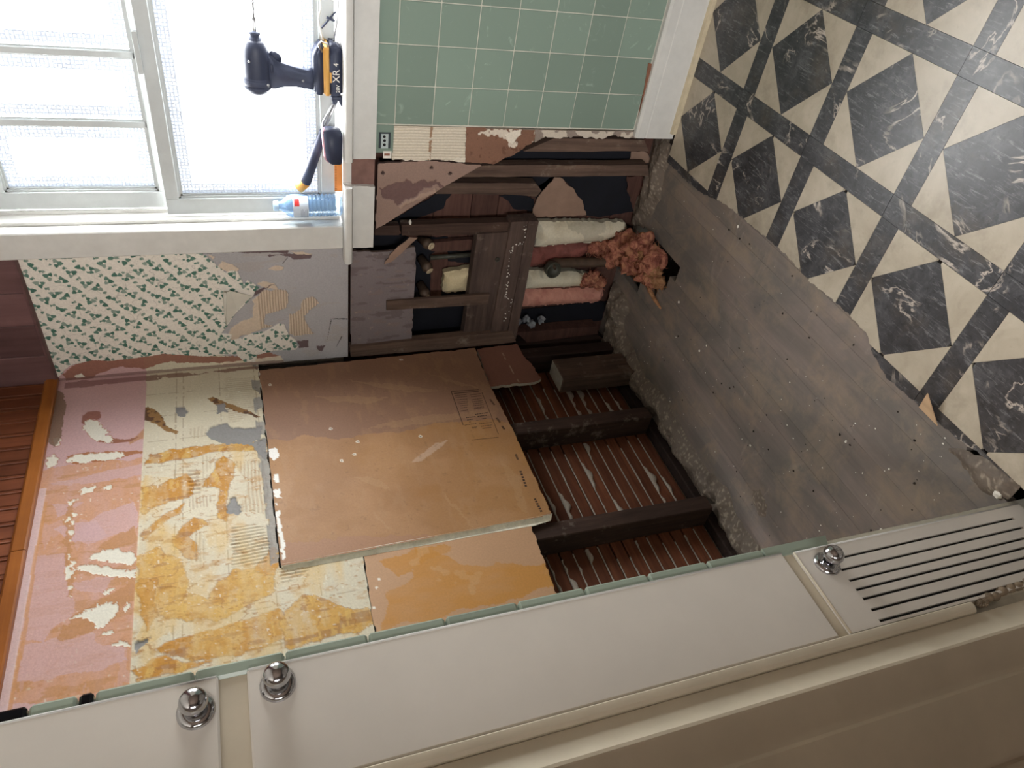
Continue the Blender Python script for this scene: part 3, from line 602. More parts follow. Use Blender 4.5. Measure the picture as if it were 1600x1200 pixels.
for i in range(0, len(rows), 2):
    A_, B_ = Vector(rows[i]), Vector(rows[i + 1]); t = A_.copy(); L = (B_ - A_).length; u = (B_ - A_) / L; s = 0
    while s < L:
        w = tr_.uniform(0.002, 0.006); e = min(L, s + w); bars.append((tuple(A_ + u * s), tuple(A_ + u * e), 0.0034 if 32 <= i < 40 else 0.0022)); s = e + tr_.uniform(0.0008, 0.0018)
edge_txt = [(-0.401,0.612),(-0.424,0.607),(-0.441,0.606),(-0.458,0.602),(-0.309,0.607),(-0.340,0.600)] + [(-0.642,0.609),(-0.711,0.613),(-0.756,0.602),(-0.812,0.599),(-0.571,0.601),(-0.597,0.602)]
for i in range(0, len(edge_txt), 2):
    A_, B_ = Vector(edge_txt[i]), Vector(edge_txt[i + 1]); n = 6
    for k in range(n): bars.append((tuple(A_.lerp(B_, k / n)), tuple(A_.lerp(B_, (k + 0.6) / n)), 0.007))
strokes(bars, 0.0121, ink, gb, 'printed_stamp')['kind'] = 'stuff'

def paint_strip(a, b):
    p = Paint(a, b, srgb(136, 96, 82)); p.c *= (0.9 + 0.2 * fbm(a, b, 10, 7))[:, None]
    m = np.abs((b - 0.475) - 0.05 * (a + 0.12)) < 0.0012; p.lay(m * (fbm(a, b, 60, 3) > 0.45), srgb(190, 160, 140)); return p.c, p.h
sheet('gypsum_offcut', 'X', -0.002, 1, 0.0125, ragged([(-0.017,0.566),(-0.007,0.403),(-0.081,0.402),(-0.128,0.388),(-0.218,0.379),(-0.229,0.403),(-0.230,0.580)], 0.02, 0.002, 8), 0.004, paint_strip, M['board'], None, edge=srgb(190, 180, 165),
      label='small dark brown board offcut in the corner, beside the stamped board', category='wall board')
def paint_low(a, b):
    p = Paint(a, b, srgb(192, 152, 118)); n1 = fbm(a, b, 7, 221); n2 = fbm(a * 3, b, 10, 231)
    p.c *= (0.93 + 0.14 * n1)[:, None]
    for i, r in enumerate(([(-0.832,1.001),(-0.888,0.924),(-0.923,0.879),(-0.960,0.760),(-0.977,0.632),(-1.048,0.647),(-1.073,1.118),(-0.975,1.100),(-0.936,1.007)], [(-0.875,1.098),(-0.846,0.986),(-0.854,0.897),(-0.875,0.921),(-0.925,1.056)])):
        m = p.mask(r, 0.012, 16, 240 + i); p.lay(m * np.clip(0.5 + n2, 0, 1) * 0.85, srgb(194, 136, 62))
    p.lay((n1 > 0.62) * 0.3, srgb(206, 170, 130))
    for q in [(-0.948,1.115),(-1.006,1.132),(-0.925,1.102)]: p.lay(np.hypot(a - q[0], (b - q[1])) < 0.004, srgb(240, 236, 226))
    return p.c, p.h
sheet('gypsum_remnant', 'X', 0.0, 1, 0.0125, ragged([(-0.841, 1.13), (-0.841, 0.642), (-1.05, 0.65), (-1.482, 0.645), (-1.482, 1.142), (-1.04, 1.139)], 0.015, 0.002, 9), 0.0035, paint_low, M['board'], None, edge=srgb(205, 196, 178),
      label='amber-stained board remnant below the stamped board, partly behind the metal panel', category='wall board')
# short end of a stud left standing by the corner
bl = MB().cbox(-0.06, 0.012, -0.245, -0.13, -0.0, 0.305, 0.004)
blo = bl.build('wood_block', M['furring'], None, label='short sawn-off timber block standing at the foot of the left wall', category='timber')
MB().box(-0.056, 0.008, -0.241, -0.134, 0.3045, 0.306).build('end_grain', mat('end_grain', srgb(150, 142, 130), 0.9, var=0.2), blo)

# ------------------------------------------------------------------ window wall
WX0, WX1, WZ0, WZ1 = 0.53, 1.45, 1.045, 2.0          # window opening
wb = MB()
wb.box(-0.16, WX0 - 0.03, 0.128, 0.16, -0.2, ROOM_Z); wb.box(WX0 - 0.03, WX1 + 0.03, 0.128, 0.16, -0.2, WZ0); wb.box(WX0 - 0.03, WX1 + 0.03, 0.128, 0.16, WZ1 + 0.02, ROOM_Z); wb.box(WX1 + 0.03, ROOM_X, 0.128, 0.16, -0.2, ROOM_Z)
wb.box(0.87, ROOM_X, 0.012, 0.128, -0.03, WZ0 - 0.06); wb.box(WX1 + 0.03, ROOM_X, 0.002, 0.128, WZ0 - 0.06, ROOM_Z); wb.box(0.0, WX1 + 0.03, 0.012, 0.128, WZ1 + 0.06, ROOM_Z)
wall_back = wb.build('wall_back', M['grout'], None, kind='structure')

# wallpaper, grey plaster and torn paper left of the window
def paint_paper(a, b):
    p = Paint(a, b, srgb(172, 169, 171)); n1 = fbm(a, b, 8, 501); n3 = fbm(a, b, 60, 511); n2 = fbm(a * 3, b, 12, 521)
    p.c *= (0.9 + 0.2 * n1)[:, None]; p.h += 0.0015 * (n1 - .5) + 0.0008 * (n3 - .5)
    p.lay((n2 > 0.66) * 0.35, srgb(170, 160, 150))
    # adhesive with comb lines
    for i, q in enumerate(([(0.268,1.340),(0.297,1.309),(0.303,1.274),(0.297,1.240),(0.276,1.231),(0.228,1.240),(0.208,1.309),(0.171,1.315),(0.160,1.286),(0.140,1.350),(0.114,1.419),(0.135,1.433),(0.167,1.408),(0.190,1.387),(0.195,1.348),(0.244,1.341)],
                           [(0.198,1.232),(0.216,1.201),(0.257,1.190),(0.267,1.157),(0.241,1.136),(0.214,1.168),(0.190,1.186),(0.155,1.177),(0.116,1.160),(0.110,1.216),(0.121,1.239)],
                           [(0.396,1.433),(0.410,1.417),(0.401,1.386),(0.380,1.373),(0.375,1.382),(0.373,1.406)], [(0.377,1.288),(0.393,1.266),(0.381,1.240),(0.371,1.249)], [(0.441,1.454),(0.429,1.433),(0.420,1.442)],
                           [(0.438,1.223),(0.438,1.183),(0.427,1.152),(0.424,1.184)], [(0.330,1.325),(0.336,1.300),(0.324,1.270),(0.302,1.262),(0.309,1.302)])):
        m = p.mask(q, 0.003, 60, 530 + i); p.lay(m, srgb(206, 188, 168), 0.0022)
        if i < 2:
            w = np.sin(b * 2 * math.pi / 0.0085 + 2 * n1) * (b < (1.33 if i == 0 else 1.30)); p.lay(m * np.clip(-w, 0, 1) * 0.65, srgb(142, 118, 98)); p.h += m * 0.0014 * w
    for q in ([(0.276,1.339),(0.303,1.328),(0.314,1.289),(0.319,1.283),(0.320,1.270),(0.305,1.302)], [(0.426,1.282),(0.433,1.227),(0.423,1.152),(0.410,1.156),(0.411,1.209),(0.430,1.251),(0.420,1.279)], [(0.452,1.473),(0.441,1.223),(0.432,1.227),(0.441,1.382),(0.441,1.468)],
              [(0.087,1.214),(0.085,1.173),(0.056,1.177),(0.057,1.208)], [(0.060,1.149),(0.060,1.119),(0.029,1.132),(0.039,1.146)]):
        p.poly(q, srgb(96, 74, 76), -0.002, 0.9, jit=0.003, scale=60)
    for A_, B_ in (([(0.394,1.244),(0.416,1.228)], 0), ([(0.170,1.100),(0.165,1.047)], 0), ([(0.091,1.064),(0.024,1.093)], 0), ([(0.024,1.093),(-0.013,1.137)], 0), ([(0.165,1.099),(0.059,1.117)], 0)):
        (x0, y0), (x1, y1) = A_; L2 = (x1 - x0) ** 2 + (y1 - y0) ** 2; t = np.clip(((a - x0) * (x1 - x0) + (b - y0) * (y1 - y0)) / L2, 0, 1)
        d = np.hypot(a - x0 - t * (x1 - x0), b - y0 - t * (y1 - y0) ) + 0.006 * (n1 - .5); p.lay(np.abs(d) < 0.0014, srgb(70, 64, 62), -0.002)
    # strip along the corner: brown torn paper, pink paint, cream coat
    cor = p.mask([(-0.037,1.953),(0.020,1.937),(0.061,1.893),(0.075,1.829),(0.070,1.785),(0.074,1.684),(0.078,1.623),(0.063,1.506),(0.043,1.405),(0.044,1.308),(0.017,1.268),(-0.021,1.244),(-0.165,1.251),(-0.118,1.972)], 0.003)
    p.lay(cor, CREAM, 0.0015); p.lay(cor * (b > 1.688), PINK)
    p.poly([(0.028,1.918),(0.061,1.889),(0.075,1.829),(0.077,1.684),(0.081,1.622),(0.055,1.488),(0.046,1.405),(0.049,1.307),(0.022,1.267),(0.020,1.350),(0.025,1.491),(0.040,1.621),(0.024,1.693),(0.037,1.755),(0.025,1.812),(-0.010,1.873),(-0.004,1.916)], srgb(152, 104, 88), 0.001, 0.95, jit=0.004)
    p.poly([(0.019,1.891),(0.027,1.869),(0.010,1.865),(0.008,1.887)], WHITE, 0, 1, jit=0.002)
    p.poly([(0.022,1.462),(0.026,1.350),(0.028,1.271),(-0.000,1.269),(-0.005,1.373),(0.005,1.463)], srgb(222, 206, 184), 0.001, 0.9, jit=0.003)
    p.lay((a < 0.012 + 0.01 * (n1 - .5)) * cor * 0.7, srgb(120, 88, 84))
    # ivy wallpaper
    W = [(0.460,1.959),(0.455,1.938),(0.454,1.744),(0.451,1.475),(0.372,1.409),(0.380,1.402),(0.377,1.377),(0.329,1.363),(0.343,1.350),(0.315,1.320),(0.277,1.342),(0.226,1.391),(0.169,1.429),(0.144,1.447),(0.139,1.416),(0.113,1.423),(0.118,1.391),(0.133,1.360),(0.142,1.307),(0.167,1.269),(0.163,1.251),(0.117,1.239),(0.095,1.218),(0.064,1.211),(0.051,1.220),(0.055,1.286),(0.042,1.347),(0.012,1.353),(0.019,1.389),(0.055,1.412),(0.055,1.507),(0.078,1.623),(0.072,1.685),(0.067,1.786),(0.075,1.829),(0.061,1.893),(0.019,1.933),(-0.010,1.954)]
    m = p.mask(W, 0.0012, 90, 540)
    q = Paint(a, b, srgb(228, 222, 212)); q.c *= (0.96 + 0.08 * n1)[:, None]
    r = random.Random(3); leaves = []
    G1, G2, G3 = srgb(72, 112, 98), srgb(92, 128, 114), srgb(138, 156, 144); row = 0; z = 1.02
    while z < 1.95:
        x = -0.02 + (row % 2) * 0.029 + 0.007 * (row % 3)
        while x < 0.49:
            th = r.uniform(0, 6.28)
            kind = (row + int(round(x / 0.052))) % 4
            for k in range(2 if kind == 3 else 3):
                t = th + k * (2.09 + r.uniform(-.3, .3)); s = (0.0088, 0.0076, 0.0068)[k]
                leaves.append((x + 0.0102 * math.cos(t), z + 0.0102 * math.sin(t), t, s, (G1, G2, G3)[(k + kind) % 3]))
            for k in range(2): leaves.append((x + 0.029 + 0.01 * (-1) ** k, z + 0.012 * (2 * k - 1) + r.uniform(-.002, .002), r.uniform(0, 6), 0.0055 if k else 0.0042, (G2, G3)[k]))
            x += 0.058
        z += 0.0285; row += 1
    for (x, z, t, s, c) in leaves:
        sel = np.nonzero((np.abs(a - x) < 0.012) & (np.abs(b - z) < 0.012))[0]
        if not len(sel): continue
        u = (a[sel] - x) * math.cos(t) + (b[sel] - z) * math.sin(t); v = -(a[sel] - x) * math.sin(t) + (b[sel] - z) * math.cos(t)
        w = s * 0.78 * np.clip(1.0 - (u / s + 0.25), 0.0, 1.05) ** 0.6
        q.c[sel[(np.abs(v) < w) & (np.abs(u) < s)]] = c
    vine = np.abs(fbm(a * 1.2, b * 1.2, 22, 551, 2) - 0.5) < 0.008; dk = q.c.sum(1) > 1.2; q.c[vine & dk] *= 0.72
    p.c = p.c * (1 - m[:, None]) + q.c * m[:, None]; p.h = p.h * (1 - m) + m * 0.0035
    return p.c, p.h
sheet('wallpapered_plaster', 'Y', 0.0, -1, 0.02, [(-0.0, 1.043), (0.456, 1.043), (0.456, 1.938), (-0.0, 1.938)], 0.0017, paint_paper, M['painted'], wall_back, edge=srgb(120, 112, 104))
# the wallpaper's curled-over corner shows its blank back
cv = [(0.309,1.419),(0.315,1.404),(0.284,1.342),(0.233,1.391),(0.176,1.429),(0.251,1.425)]
cu = MB(); k = len(cv); cu.add([(x, -0.004 - 0.012 * (i in (0, 1, 5)), z) for i, (x, z) in enumerate(cv)] + [(x, -0.0035 - 0.012 * (i in (0, 1, 5)), z) for i, (x, z) in enumerate(cv)], [tuple(range(k)), tuple(range(2 * k - 1, k - 1, -1))] + [(i, (i + 1) % k, (i + 1) % k + k, i + k) for i in range(k)])
cu.tube([(cv[0][0], -0.014, cv[0][1]), (cv[5][0], -0.013, cv[5][1]), (cv[4][0], -0.004, cv[4][1])], [0.006, 0.005, 0.001], 8)
cu.build('wallpaper_curl', mat('paper_back', srgb(206, 202, 190), 0.85, var=0.04), wall_back)
# panelling above
for i in range(4):
    MB().cbox(-0.0 + i * 0.1135, 0.1125 + i * 0.1135, -0.012, 0.012, 1.938, ROOM_Z, 0.002).build('panel_board', M['panel_shaded'], wall_back)
for i in range(19):
    MB().cbox(0.455 + i * 0.115, 0.455 + i * 0.115 + 0.114, -0.006, 0.012, WZ1 + 0.1 if i < 10 else 1.98, ROOM_Z, 0.002).build('panel_board', M['panel_shaded'], wall_back)
MB().prism([(-0.0, 1.934), (-0.0, 1.947), (-0.014, 1.947), (-0.016, 1.94)], 'X', -0.0, 0.4545).build('panel_edge', M['panel_shaded'], wall_back)

# green tiles under the window
T0, TP = 0.842, 0.1088; rowsZ = [0.139, 0.256, 0.365, 0.474, 0.584, 0.694, 0.803, 0.913, 0.9725]
MB().box(T0 - 0.003, 2.74, 0.003, 0.012, 0.13, 0.972).build('grout_bed', M['grout'], wall_back)
shared.clear(); tri_ = random.Random(9)
for c in range(17):
    for r in range(8):
        z0, z1 = rowsZ[r], rowsZ[r + 1]; key = round(z1 - z0, 3)
        if key not in shared:
            o = MB().cbox(0.0014, TP - 0.0014, 0, 0.008, 0.0014, z1 - z0 - 0.0014, 0.0013).build('wall_tile', M['green_tile'], wall_back); shared[key] = o
        else: o = shared[key].copy(); COL.objects.link(o); o.parent = wall_back
        o.location = (T0 + c * TP, tri_.uniform(-0.0006, 0.0006), z0)
MB().cbox(0.757, T0 - 0.0014, 0, 0.01, 0.9145, 0.9715, 0.0013).build('wall_tile', M['green_tile'], wall_back)
bb = MB().prism([(0.0, 0.0), (-0.02, 0.0), (-0.02, 0.098), (-0.0175, 0.1), (-0.0175, 0.104), (-0.02, 0.106), (-0.02, 0.13), (-0.012, 0.137), (0.0, 0.137)], 'X', 0.822, 2.74).build('baseboard_back', M['white_paint'], None, kind='structure')
MB().prism([(-0.02, 0.0), (-0.032, 0.0), (-0.030, 0.012), (-0.02, 0.016)], 'X', 0.84, 2.74).build('shoe_moulding', mat('dirty_cream_paint', srgb(190, 178, 152), 0.5, var=0.15, vscale=30), bb)

MB().prism([(0.839,0.133),(0.840,0.112),(1.046,0.139),(1.049,0.151),(0.969,0.142)], 'Y', -0.003, 0.004).build('bare_strip', mat('reddish_wood', srgb(134, 92, 72), 0.85, var=0.2), wall_back)
# what is left of the tile bed: ridged plaster, brown board, white scraps
def paint_bed(a, b):
    p = Paint(a, b, srgb(222, 212, 194)); n1 = fbm(a, b, 14, 601); n3 = fbm(a, b, 55, 611)
    w = np.sin(a * 2 * math.pi / 0.0088 + 3 * n1); p.h += 0.0011 * w; p.lay(np.clip(-w, 0, 1) * 0.55, srgb(176, 162, 142))
    p.lay((np.abs(b - 0.803 - 0.006 * (n3 - .5)) < 0.004) * (n3 > 0.45), srgb(158, 126, 100)); p.lay((n1 > 0.68) * 0.6, srgb(236, 228, 212), 0.001)
    return p.c, p.h
sheet('ridged_plaster', 'Y', 0.004, -1, 0.012, ragged([(0.837,0.915),(0.837,0.699),(0.727,0.691),(0.734,0.765),(0.732,0.833),(0.734,0.916)], 0.012, 0.0025, 3, keep=(0, 5)), 0.0016, paint_bed, M['painted'], wall_back, edge=srgb(200, 190, 170))
def paint_bare(a, b):
    p = Paint(a, b, srgb(132, 96, 78)); n1 = fbm(a, b, 20, 621); n3 = fbm(a, b, 70, 631)
    p.c *= (0.85 + 0.3 * n1)[:, None]; m = (fbm(a, b, 28, 641) > 0.64); p.lay(m * 0.9, srgb(226, 214, 198), 0.0012); p.lay((n3 > 0.72) * 0.6, srgb(96, 62, 46))
    p.poly([(0.818,0.575),(0.835,0.522),(0.813,0.525),(0.786,0.545),(0.792,0.563)], srgb(232, 222, 206), 0.002, 1, jit=0.005)
    return p.c, p.h
sheet('brown_backing', 'Y', 0.006, -1, 0.012, ragged([(0.836,0.699),(0.832,0.477),(0.796,0.475),(0.764,0.516),(0.720,0.596),(0.726,0.690)], 0.012, 0.003, 4, keep=(0,)), 0.0022, paint_bare, M['painted'], wall_back, edge=srgb(224, 212, 196))
def paint_scrap(a, b):
    p = Paint(a, b, srgb(206, 194, 178)); n1 = fbm(a, b, 26, 651); p.lay((n1 > 0.52) * 1.0, srgb(146, 132, 122), -0.003); p.h += 0.003 * (n1 - .5); return p.c, p.h
sheet('plaster_scraps', 'Y', 0.004, -1, 0.012, ragged([(0.833,0.478),(0.833,0.131),(0.814,0.106),(0.812,0.141),(0.819,0.213),(0.808,0.244),(0.813,0.324),(0.808,0.396),(0.813,0.440),(0.790,0.470)], 0.009, 0.004, 6, keep=(0,)), 0.0022, paint_scrap, M['painted'], wall_back, edge=srgb(190, 178, 160))

# ------------------------------------------------------------------ the opened wall below: sheathing, building paper, furring, boards
SY = 0.10
zz = -0.03; i = 0
while zz < 1.04:
    hgt = (0.112, 0.095, 0.13, 0.104)[i % 4]
    MB().cbox(-0.12, 0.87, SY, 0.127, zz + 0.001, min(zz + hgt - 0.001, 1.04), 0.002).build('sheathing_board', M['sheathing'], wall_back); zz += hgt; i += 1
def flat(name, poly, y, t, m, seed=None, amp=0.002, step=0.012, parent=None):
    if seed is not None: poly = ragged(poly, step, amp, seed)
    return MB().prism(poly, 'Y', y, y + t).build(name, m, parent or wall_back)
for i, q in enumerate(([(0.461,0.919),(0.578,0.743),(0.577,0.693),(0.555,0.710),(0.524,0.716),(0.486,0.807),(0.458,0.816)], [(0.566,0.527),(0.577,0.455),(0.550,0.398),(0.506,0.390),(0.517,0.468),(0.547,0.491)],
                       [(0.675,0.569),(0.733,0.467),(0.733,0.062),(0.672,0.054)], [(0.636,0.686),(0.639,0.306),(0.578,0.365),(0.607,0.399),(0.611,0.699)], [(0.635,0.315),(0.639,0.060),(0.572,0.036),(0.497,-0.007),(0.477,0.132),(0.486,0.188),(0.547,0.218),(0.596,0.268)],
                       [(0.579,0.413),(0.637,0.349),(0.625,0.327),(0.530,0.368)], [(0.433,0.943),(0.430,0.856),(0.415,0.824),(0.365,0.821),(0.369,1.026),(0.388,1.020)], [(0.414,0.818),(0.415,0.691),(0.390,0.693),(0.346,0.748),(0.151,0.733),(0.156,0.805)], [(0.369,0.686),(0.369,0.565),(0.301,0.561),(0.317,0.681)],
                       [(0.122,0.803),(0.126,0.584),(-0.035,0.581),(-0.035,0.798)], [(0.199,0.694),(0.202,0.568),(0.156,0.568),(0.154,0.690)], [(0.084,0.393),(0.097,-0.002),(0.001,-0.003),(-0.003,0.169),(-0.010,0.383)])):  # last sheet is only a dark stand-in for shade in the corner bay
    flat('building_paper_and_shade', q, 0.094, 0.003, M['navy_paper_and_shade'], 20 + i, 0.002)
flat('kraft_flap', [(0.499,0.404),(0.563,0.394),(0.601,0.370),(0.640,0.345),(0.640,0.324),(0.604,0.274),(0.553,0.221),(0.496,0.192),(0.493,0.293),(0.492,0.359)], 0.078, 0.003, M['kraft'], 41, 0.003)
flat('kraft_scrap', [(0.731,0.076),(0.732,0.024),(0.693,-0.019),(0.685,0.074)], 0.083, 0.003, M['kraft'], 42, 0.003)
flat('kraft_scrap', [(0.640,0.067),(0.643,-0.019),(0.580,-0.014),(0.547,0.015),(0.577,0.045)], 0.083, 0.003, M['sheathing'], 43, 0.003)
# furring strips and short studs (upright in the room)
def strip(name, poly, y, t, m, seed):
    return flat(name, poly, y, t, m, seed, 0.0012, 0.05)
strip('furring_strip', [(0.756,0.496),(0.801,0.399),(0.799,0.077),(0.760,0.048),(0.756,0.470)], 0.022, 0.04, M['furring'], 51)
strip('furring_strip', [(0.704,0.635),(0.708,0.032),(0.668,0.014),(0.666,0.698)], 0.03, 0.04, M['furring'], 52)
strip('furring_strip', [(0.635,0.748),(0.644,0.715),(0.640,0.427),(0.614,0.404),(0.593,0.418),(0.602,0.529),(0.607,0.766)], 0.035, 0.04, M['furring'], 53)
strip('batten', [(0.507,0.871),(0.508,0.496),(0.462,0.503),(0.470,0.869)], 0.02, 0.035, M['stud'], 54)
strip('batten', [(0.505,0.957),(0.505,0.879),(0.470,0.877),(0.473,0.956)], 0.022, 0.03, M['stud'], 55)
strip('batten', [(0.230,0.914),(0.233,0.545),(0.191,0.547),(0.192,0.913)], -0.002, 0.012, M['furring'], 56)
strip('batten', [(0.048,1.037),(0.062,0.434),(0.008,0.409),(0.001,0.677),(0.004,1.034)], -0.0075, 0.03, M['furring'], 57)
# two horizontal blocking boards
MB().prism(ragged([(0.471,0.616),(0.474,0.500),(-0.000,0.501),(0.012,0.619)], 0.05, 0.001, 58), 'Y', 0.012, 0.05).build('blocking_board', M['blocking'], wall_back)
MB().prism(ragged([(0.520,0.507),(0.521,0.445),(0.016,0.451),(0.017,0.517)], 0.05, 0.001, 59), 'Y', 0.0, 0.05).build('blocking_board', M['blocking'], wall_back)
MB().prism(ragged([(0.524,0.448),(0.523,0.411),(0.020,0.412),(0.021,0.448)], 0.05, 0.001, 60), 'Y', -0.006, 0.05).build('blocking_board', M['blocking'], wall_back)
dp_ = MB(); dr_ = random.Random(31); dl = [(0.509,0.459),(0.440,0.454),(0.429,0.492),(0.365,0.491),(0.285,0.488),(0.225,0.489),(0.200,0.455),(0.115,0.477)]
for (xa, za), (xb, zb) in zip(dl, dl[1:]):
    for _ in range(9):
        t = dr_.random(); s = dr_.choice([0.0012, 0.002, 0.003]); bm = bmesh.new(); bmesh.ops.create_icosphere(bm, subdivisions=1, radius=s)
        x = xa + (xb - xa) * t + dr_.uniform(-.004, .004); z = za + (zb - za) * t + dr_.uniform(-.006, .006)
        for q in bm.verts: q.co = Vector((x + q.co.x, -0.0065 + q.co.y * 0.6, z + q.co.z))
        dp_.frombm(bm)
dp_.build('plaster_splashes', M['chip'], wall_back, kind='stuff')
ring = MB(); kx, kz = [(0.370,0.532)][0]
ring.lathe([(0.0, 0.007), (0.004, 0.0085), (0.008, 0.0075), (0.008, 0.005), (0.002, 0.005)], (kx, 0.013, kz), (0, -1, 0), 16); ring.build('knot_ring', M['cast_iron'], wall_back)
# brown boards over the framing
def paint_brown(a, b):
    p = Paint(a, b, srgb(122, 112, 113)); n1 = fbm(a, b, 7, 701); n2 = fbm(a * 4, b, 16, 711); n3 = fbm(a, b, 70, 721)
    p.c *= (0.85 + 0.3 * n1)[:, None]; p.lay((n2 > 0.64) * 0.3, srgb(134, 112, 100)); p.lay((n2 < 0.32) * 0.4, srgb(82, 66, 62)); p.lay((n3 > 0.8) * 0.5, srgb(160, 144, 132)); p.h += 0.001 * (n1 - .5)
    return p.c, p.h
sheet('brown_board', 'Y', 0.006, -1, 0.01, ragged([(0.428,1.034),(0.419,0.928),(0.434,0.824),(0.299,0.819),(0.045,0.815),(0.041,1.032)], 0.015, 0.002, 71, keep=(5,)), 0.0035, paint_brown, M['painted'], wall_back, edge=srgb(110, 92, 84))
def paint_torn(a, b):
    p = Paint(a, b, srgb(152, 126, 114)); n1 = fbm(a, b, 12, 731); n2 = fbm(a * 2, b, 20, 741)
    p.c *= (0.92 + 0.16 * n1)[:, None]
    p.poly([(0.645,0.944),(0.666,0.897),(0.662,0.838),(0.658,0.767),(0.648,0.752),(0.636,0.822),(0.617,0.835),(0.588,0.883),(0.604,0.936)], srgb(108, 82, 80), -0.002, 0.9, jit=0.008)
    p.poly([(0.588,0.879),(0.617,0.828),(0.637,0.773),(0.630,0.769),(0.606,0.820),(0.587,0.858),(0.576,0.875)], srgb(170, 144, 128), 0.003, 0.9, jit=0.006)
    for q in [(0.708,0.793),(0.689,0.733),(0.691,0.940)]: p.lay(np.hypot(a - q[0], b - q[1]) < 0.006, srgb(70, 54, 50), -0.002)
    p.h += 0.0015 * (n2 - .5); return p.c, p.h
sheet('torn_brown_board', 'Y', 0.006, -1, 0.012, ragged([(0.722,0.956),(0.730,0.788),(0.717,0.633),(0.639,0.759),(0.517,0.933),(0.504,0.957),(0.641,0.957)], 0.014, 0.002, 72, keep=(2, 3)), 0.0028, paint_torn, M['painted'], wall_back, edge=srgb(104, 86, 80))
flat('torn_paper_flap', [(0.476,0.849),(0.473,0.823),(0.439,0.855),(0.388,0.903),(0.379,0.928),(0.422,0.904),(0.453,0.872)], -0.004, 0.003, M['kraft'], 73, 0.002)
# dark stud and reddish board in the corner bay
strip('stud', [(0.014,0.390),(0.014,0.047),(-0.027,0.031),(-0.060,0.318)], 0.04, 0.05, M['sheathing'], 74)
strip('stud', [(-0.042,0.389),(-0.025,0.033),(-0.106,-0.062),(-0.174,0.244)], 0.03, 0.06, M['dark_stud'], 75)

# ------------------------------------------------------------------ insulation and pipes in the wall
def seg_dist(a, b, poly):
    d = np.full(len(a), 9.0)
    for i in range(len(poly)):
        x0, y0 = poly[i]; x1, y1 = poly[(i + 1) % len(poly)]; L2 = (x1 - x0) ** 2 + (y1 - y0) ** 2 + 1e-12
        t = np.clip(((a - x0) * (x1 - x0) + (b - y0) * (y1 - y0)) / L2, 0, 1); d = np.minimum(d, np.hypot(a - x0 - t * (x1 - x0), b - y0 - t * (y1 - y0)))
    return d
def batt(name, poly, y, bulge, c1, c2, label, fuzzy=0.0):
    def paint(a, b):
        p = Paint(a, b, c1); n1 = fbm(a, b, 30, 801); n2 = fbm(a, b, 12, 811); d = seg_dist(a, b, poly)
        p.h = bulge * (1 - np.exp(-d / 0.014)) + 0.006 * (n2 - .5) + fuzzy * (fbm(a, b, 90, 821) - .5); p.lay(np.clip((n1 - 0.5) * 4, 0, 1) * 0.6, c2); p.lay((n2 < 0.34) * 0.5, tuple(np.array(c1) * 0.5)); return p.c, p.h
    return sheet(name, 'Y', y, -1, 0.02, ragged(poly, 0.012, 0.003, len(label)), 0.0035, paint, M['painted'], None, edge=tuple(np.array(c1) * 0.6), label=label, category='insulation', group='insulation batts in the opened wall')
PAP, PAP2, PK, PK2 = srgb(214, 206, 184), srgb(190, 178, 150), srgb(198, 142, 126), srgb(166, 104, 94)
batt('insulation_batt', [(0.483,0.379),(0.474,0.037),(0.447,0.019),(0.408,0.059),(0.394,0.118),(0.383,0.378)], 0.066, 0.03, PAP, PAP2, 'cream paper-faced insulation batt above the drain pipe, nearest the tiles')
batt('insulation_batt', [(0.374,0.378),(0.390,0.108),(0.356,0.139),(0.317,0.182),(0.291,0.380)], 0.076, 0.02, srgb(132, 78, 70), srgb(104, 58, 52), 'dark red insulation strip between two cream batts', 0.004)
batt('insulation_batt', [(0.284,0.390),(0.267,0.183),(0.242,0.101),(0.199,0.063),(0.203,0.389)], 0.066, 0.03, srgb(206, 200, 178), PAP2, 'cream paper-faced insulation batt behind the drain pipe elbow')
batt('insulation_batt', [(0.200,0.391),(0.189,0.052),(0.138,0.044),(0.121,0.065),(0.121,0.390)], 0.066, 0.032, PK, PK2, 'pink fibreglass batt lowest in the row beside the corner', 0.005)
batt('insulation_batt', [(0.291,0.702),(0.309,0.603),(0.206,0.603),(0.209,0.699)], 0.066, 0.03, srgb(208, 192, 156), PAP2, 'short cream batt between the blocking board and the pipe stubs')
wood_in = flat('backing_lath', [(0.410,0.755),(0.416,0.601),(0.373,0.599),(0.375,0.752)], 0.07, 0.02, M['sheathing'], 76)
vp = [(0.356,0.757),(0.363,0.591)]; MB().tube([(vp[0][0], 0.06, vp[0][1]), (vp[1][0], 0.06, vp[1][1])], 0.008, 12).build('conduit', M['cast_iron'], None, label='thin grey vertical pipe in the cavity behind the pipe stubs', category='pipe')
STUBS = [([(0.421,0.766)][0], [(0.422,0.791)][0], 'capped pipe stub in the wall cavity, nearest the window sill'), ([(0.324,0.764)][0], [(0.347,0.786)][0], 'middle one of three capped pipe stubs in the wall cavity'), ([(0.215,0.765)][0], [(0.239,0.781)][0], 'capped pipe stub in the wall cavity, nearest the left wall')]
for (tx, tz), (rx, rz), lab in STUBS:
    e = empty('pipe_stub', (rx, 0.08, rz), label=lab, category='pipe', group='pipe stubs in the wall')
    O = Vector((rx, 0.085, rz)); T = Vector((tx, 0.032, tz)); d = (T - O); L = d.length
    MB().lathe([(0, 0.0), (0, 0.015), (L * 0.5, 0.016), (L * 0.55, 0.0185), (L * 0.8, 0.0185), (L * 0.83, 0.014), (L, 0.0135)], (0, 0, 0), d, 16).build('pipe_body', M['pipe'], e)
    MB().lathe([(L, 0.0135), (L + 0.002, 0.011), (L + 0.001, 0.006), (L - 0.002, 0.0)], (0, 0, 0), d, 16).build('pipe_end', M['brass'], e)
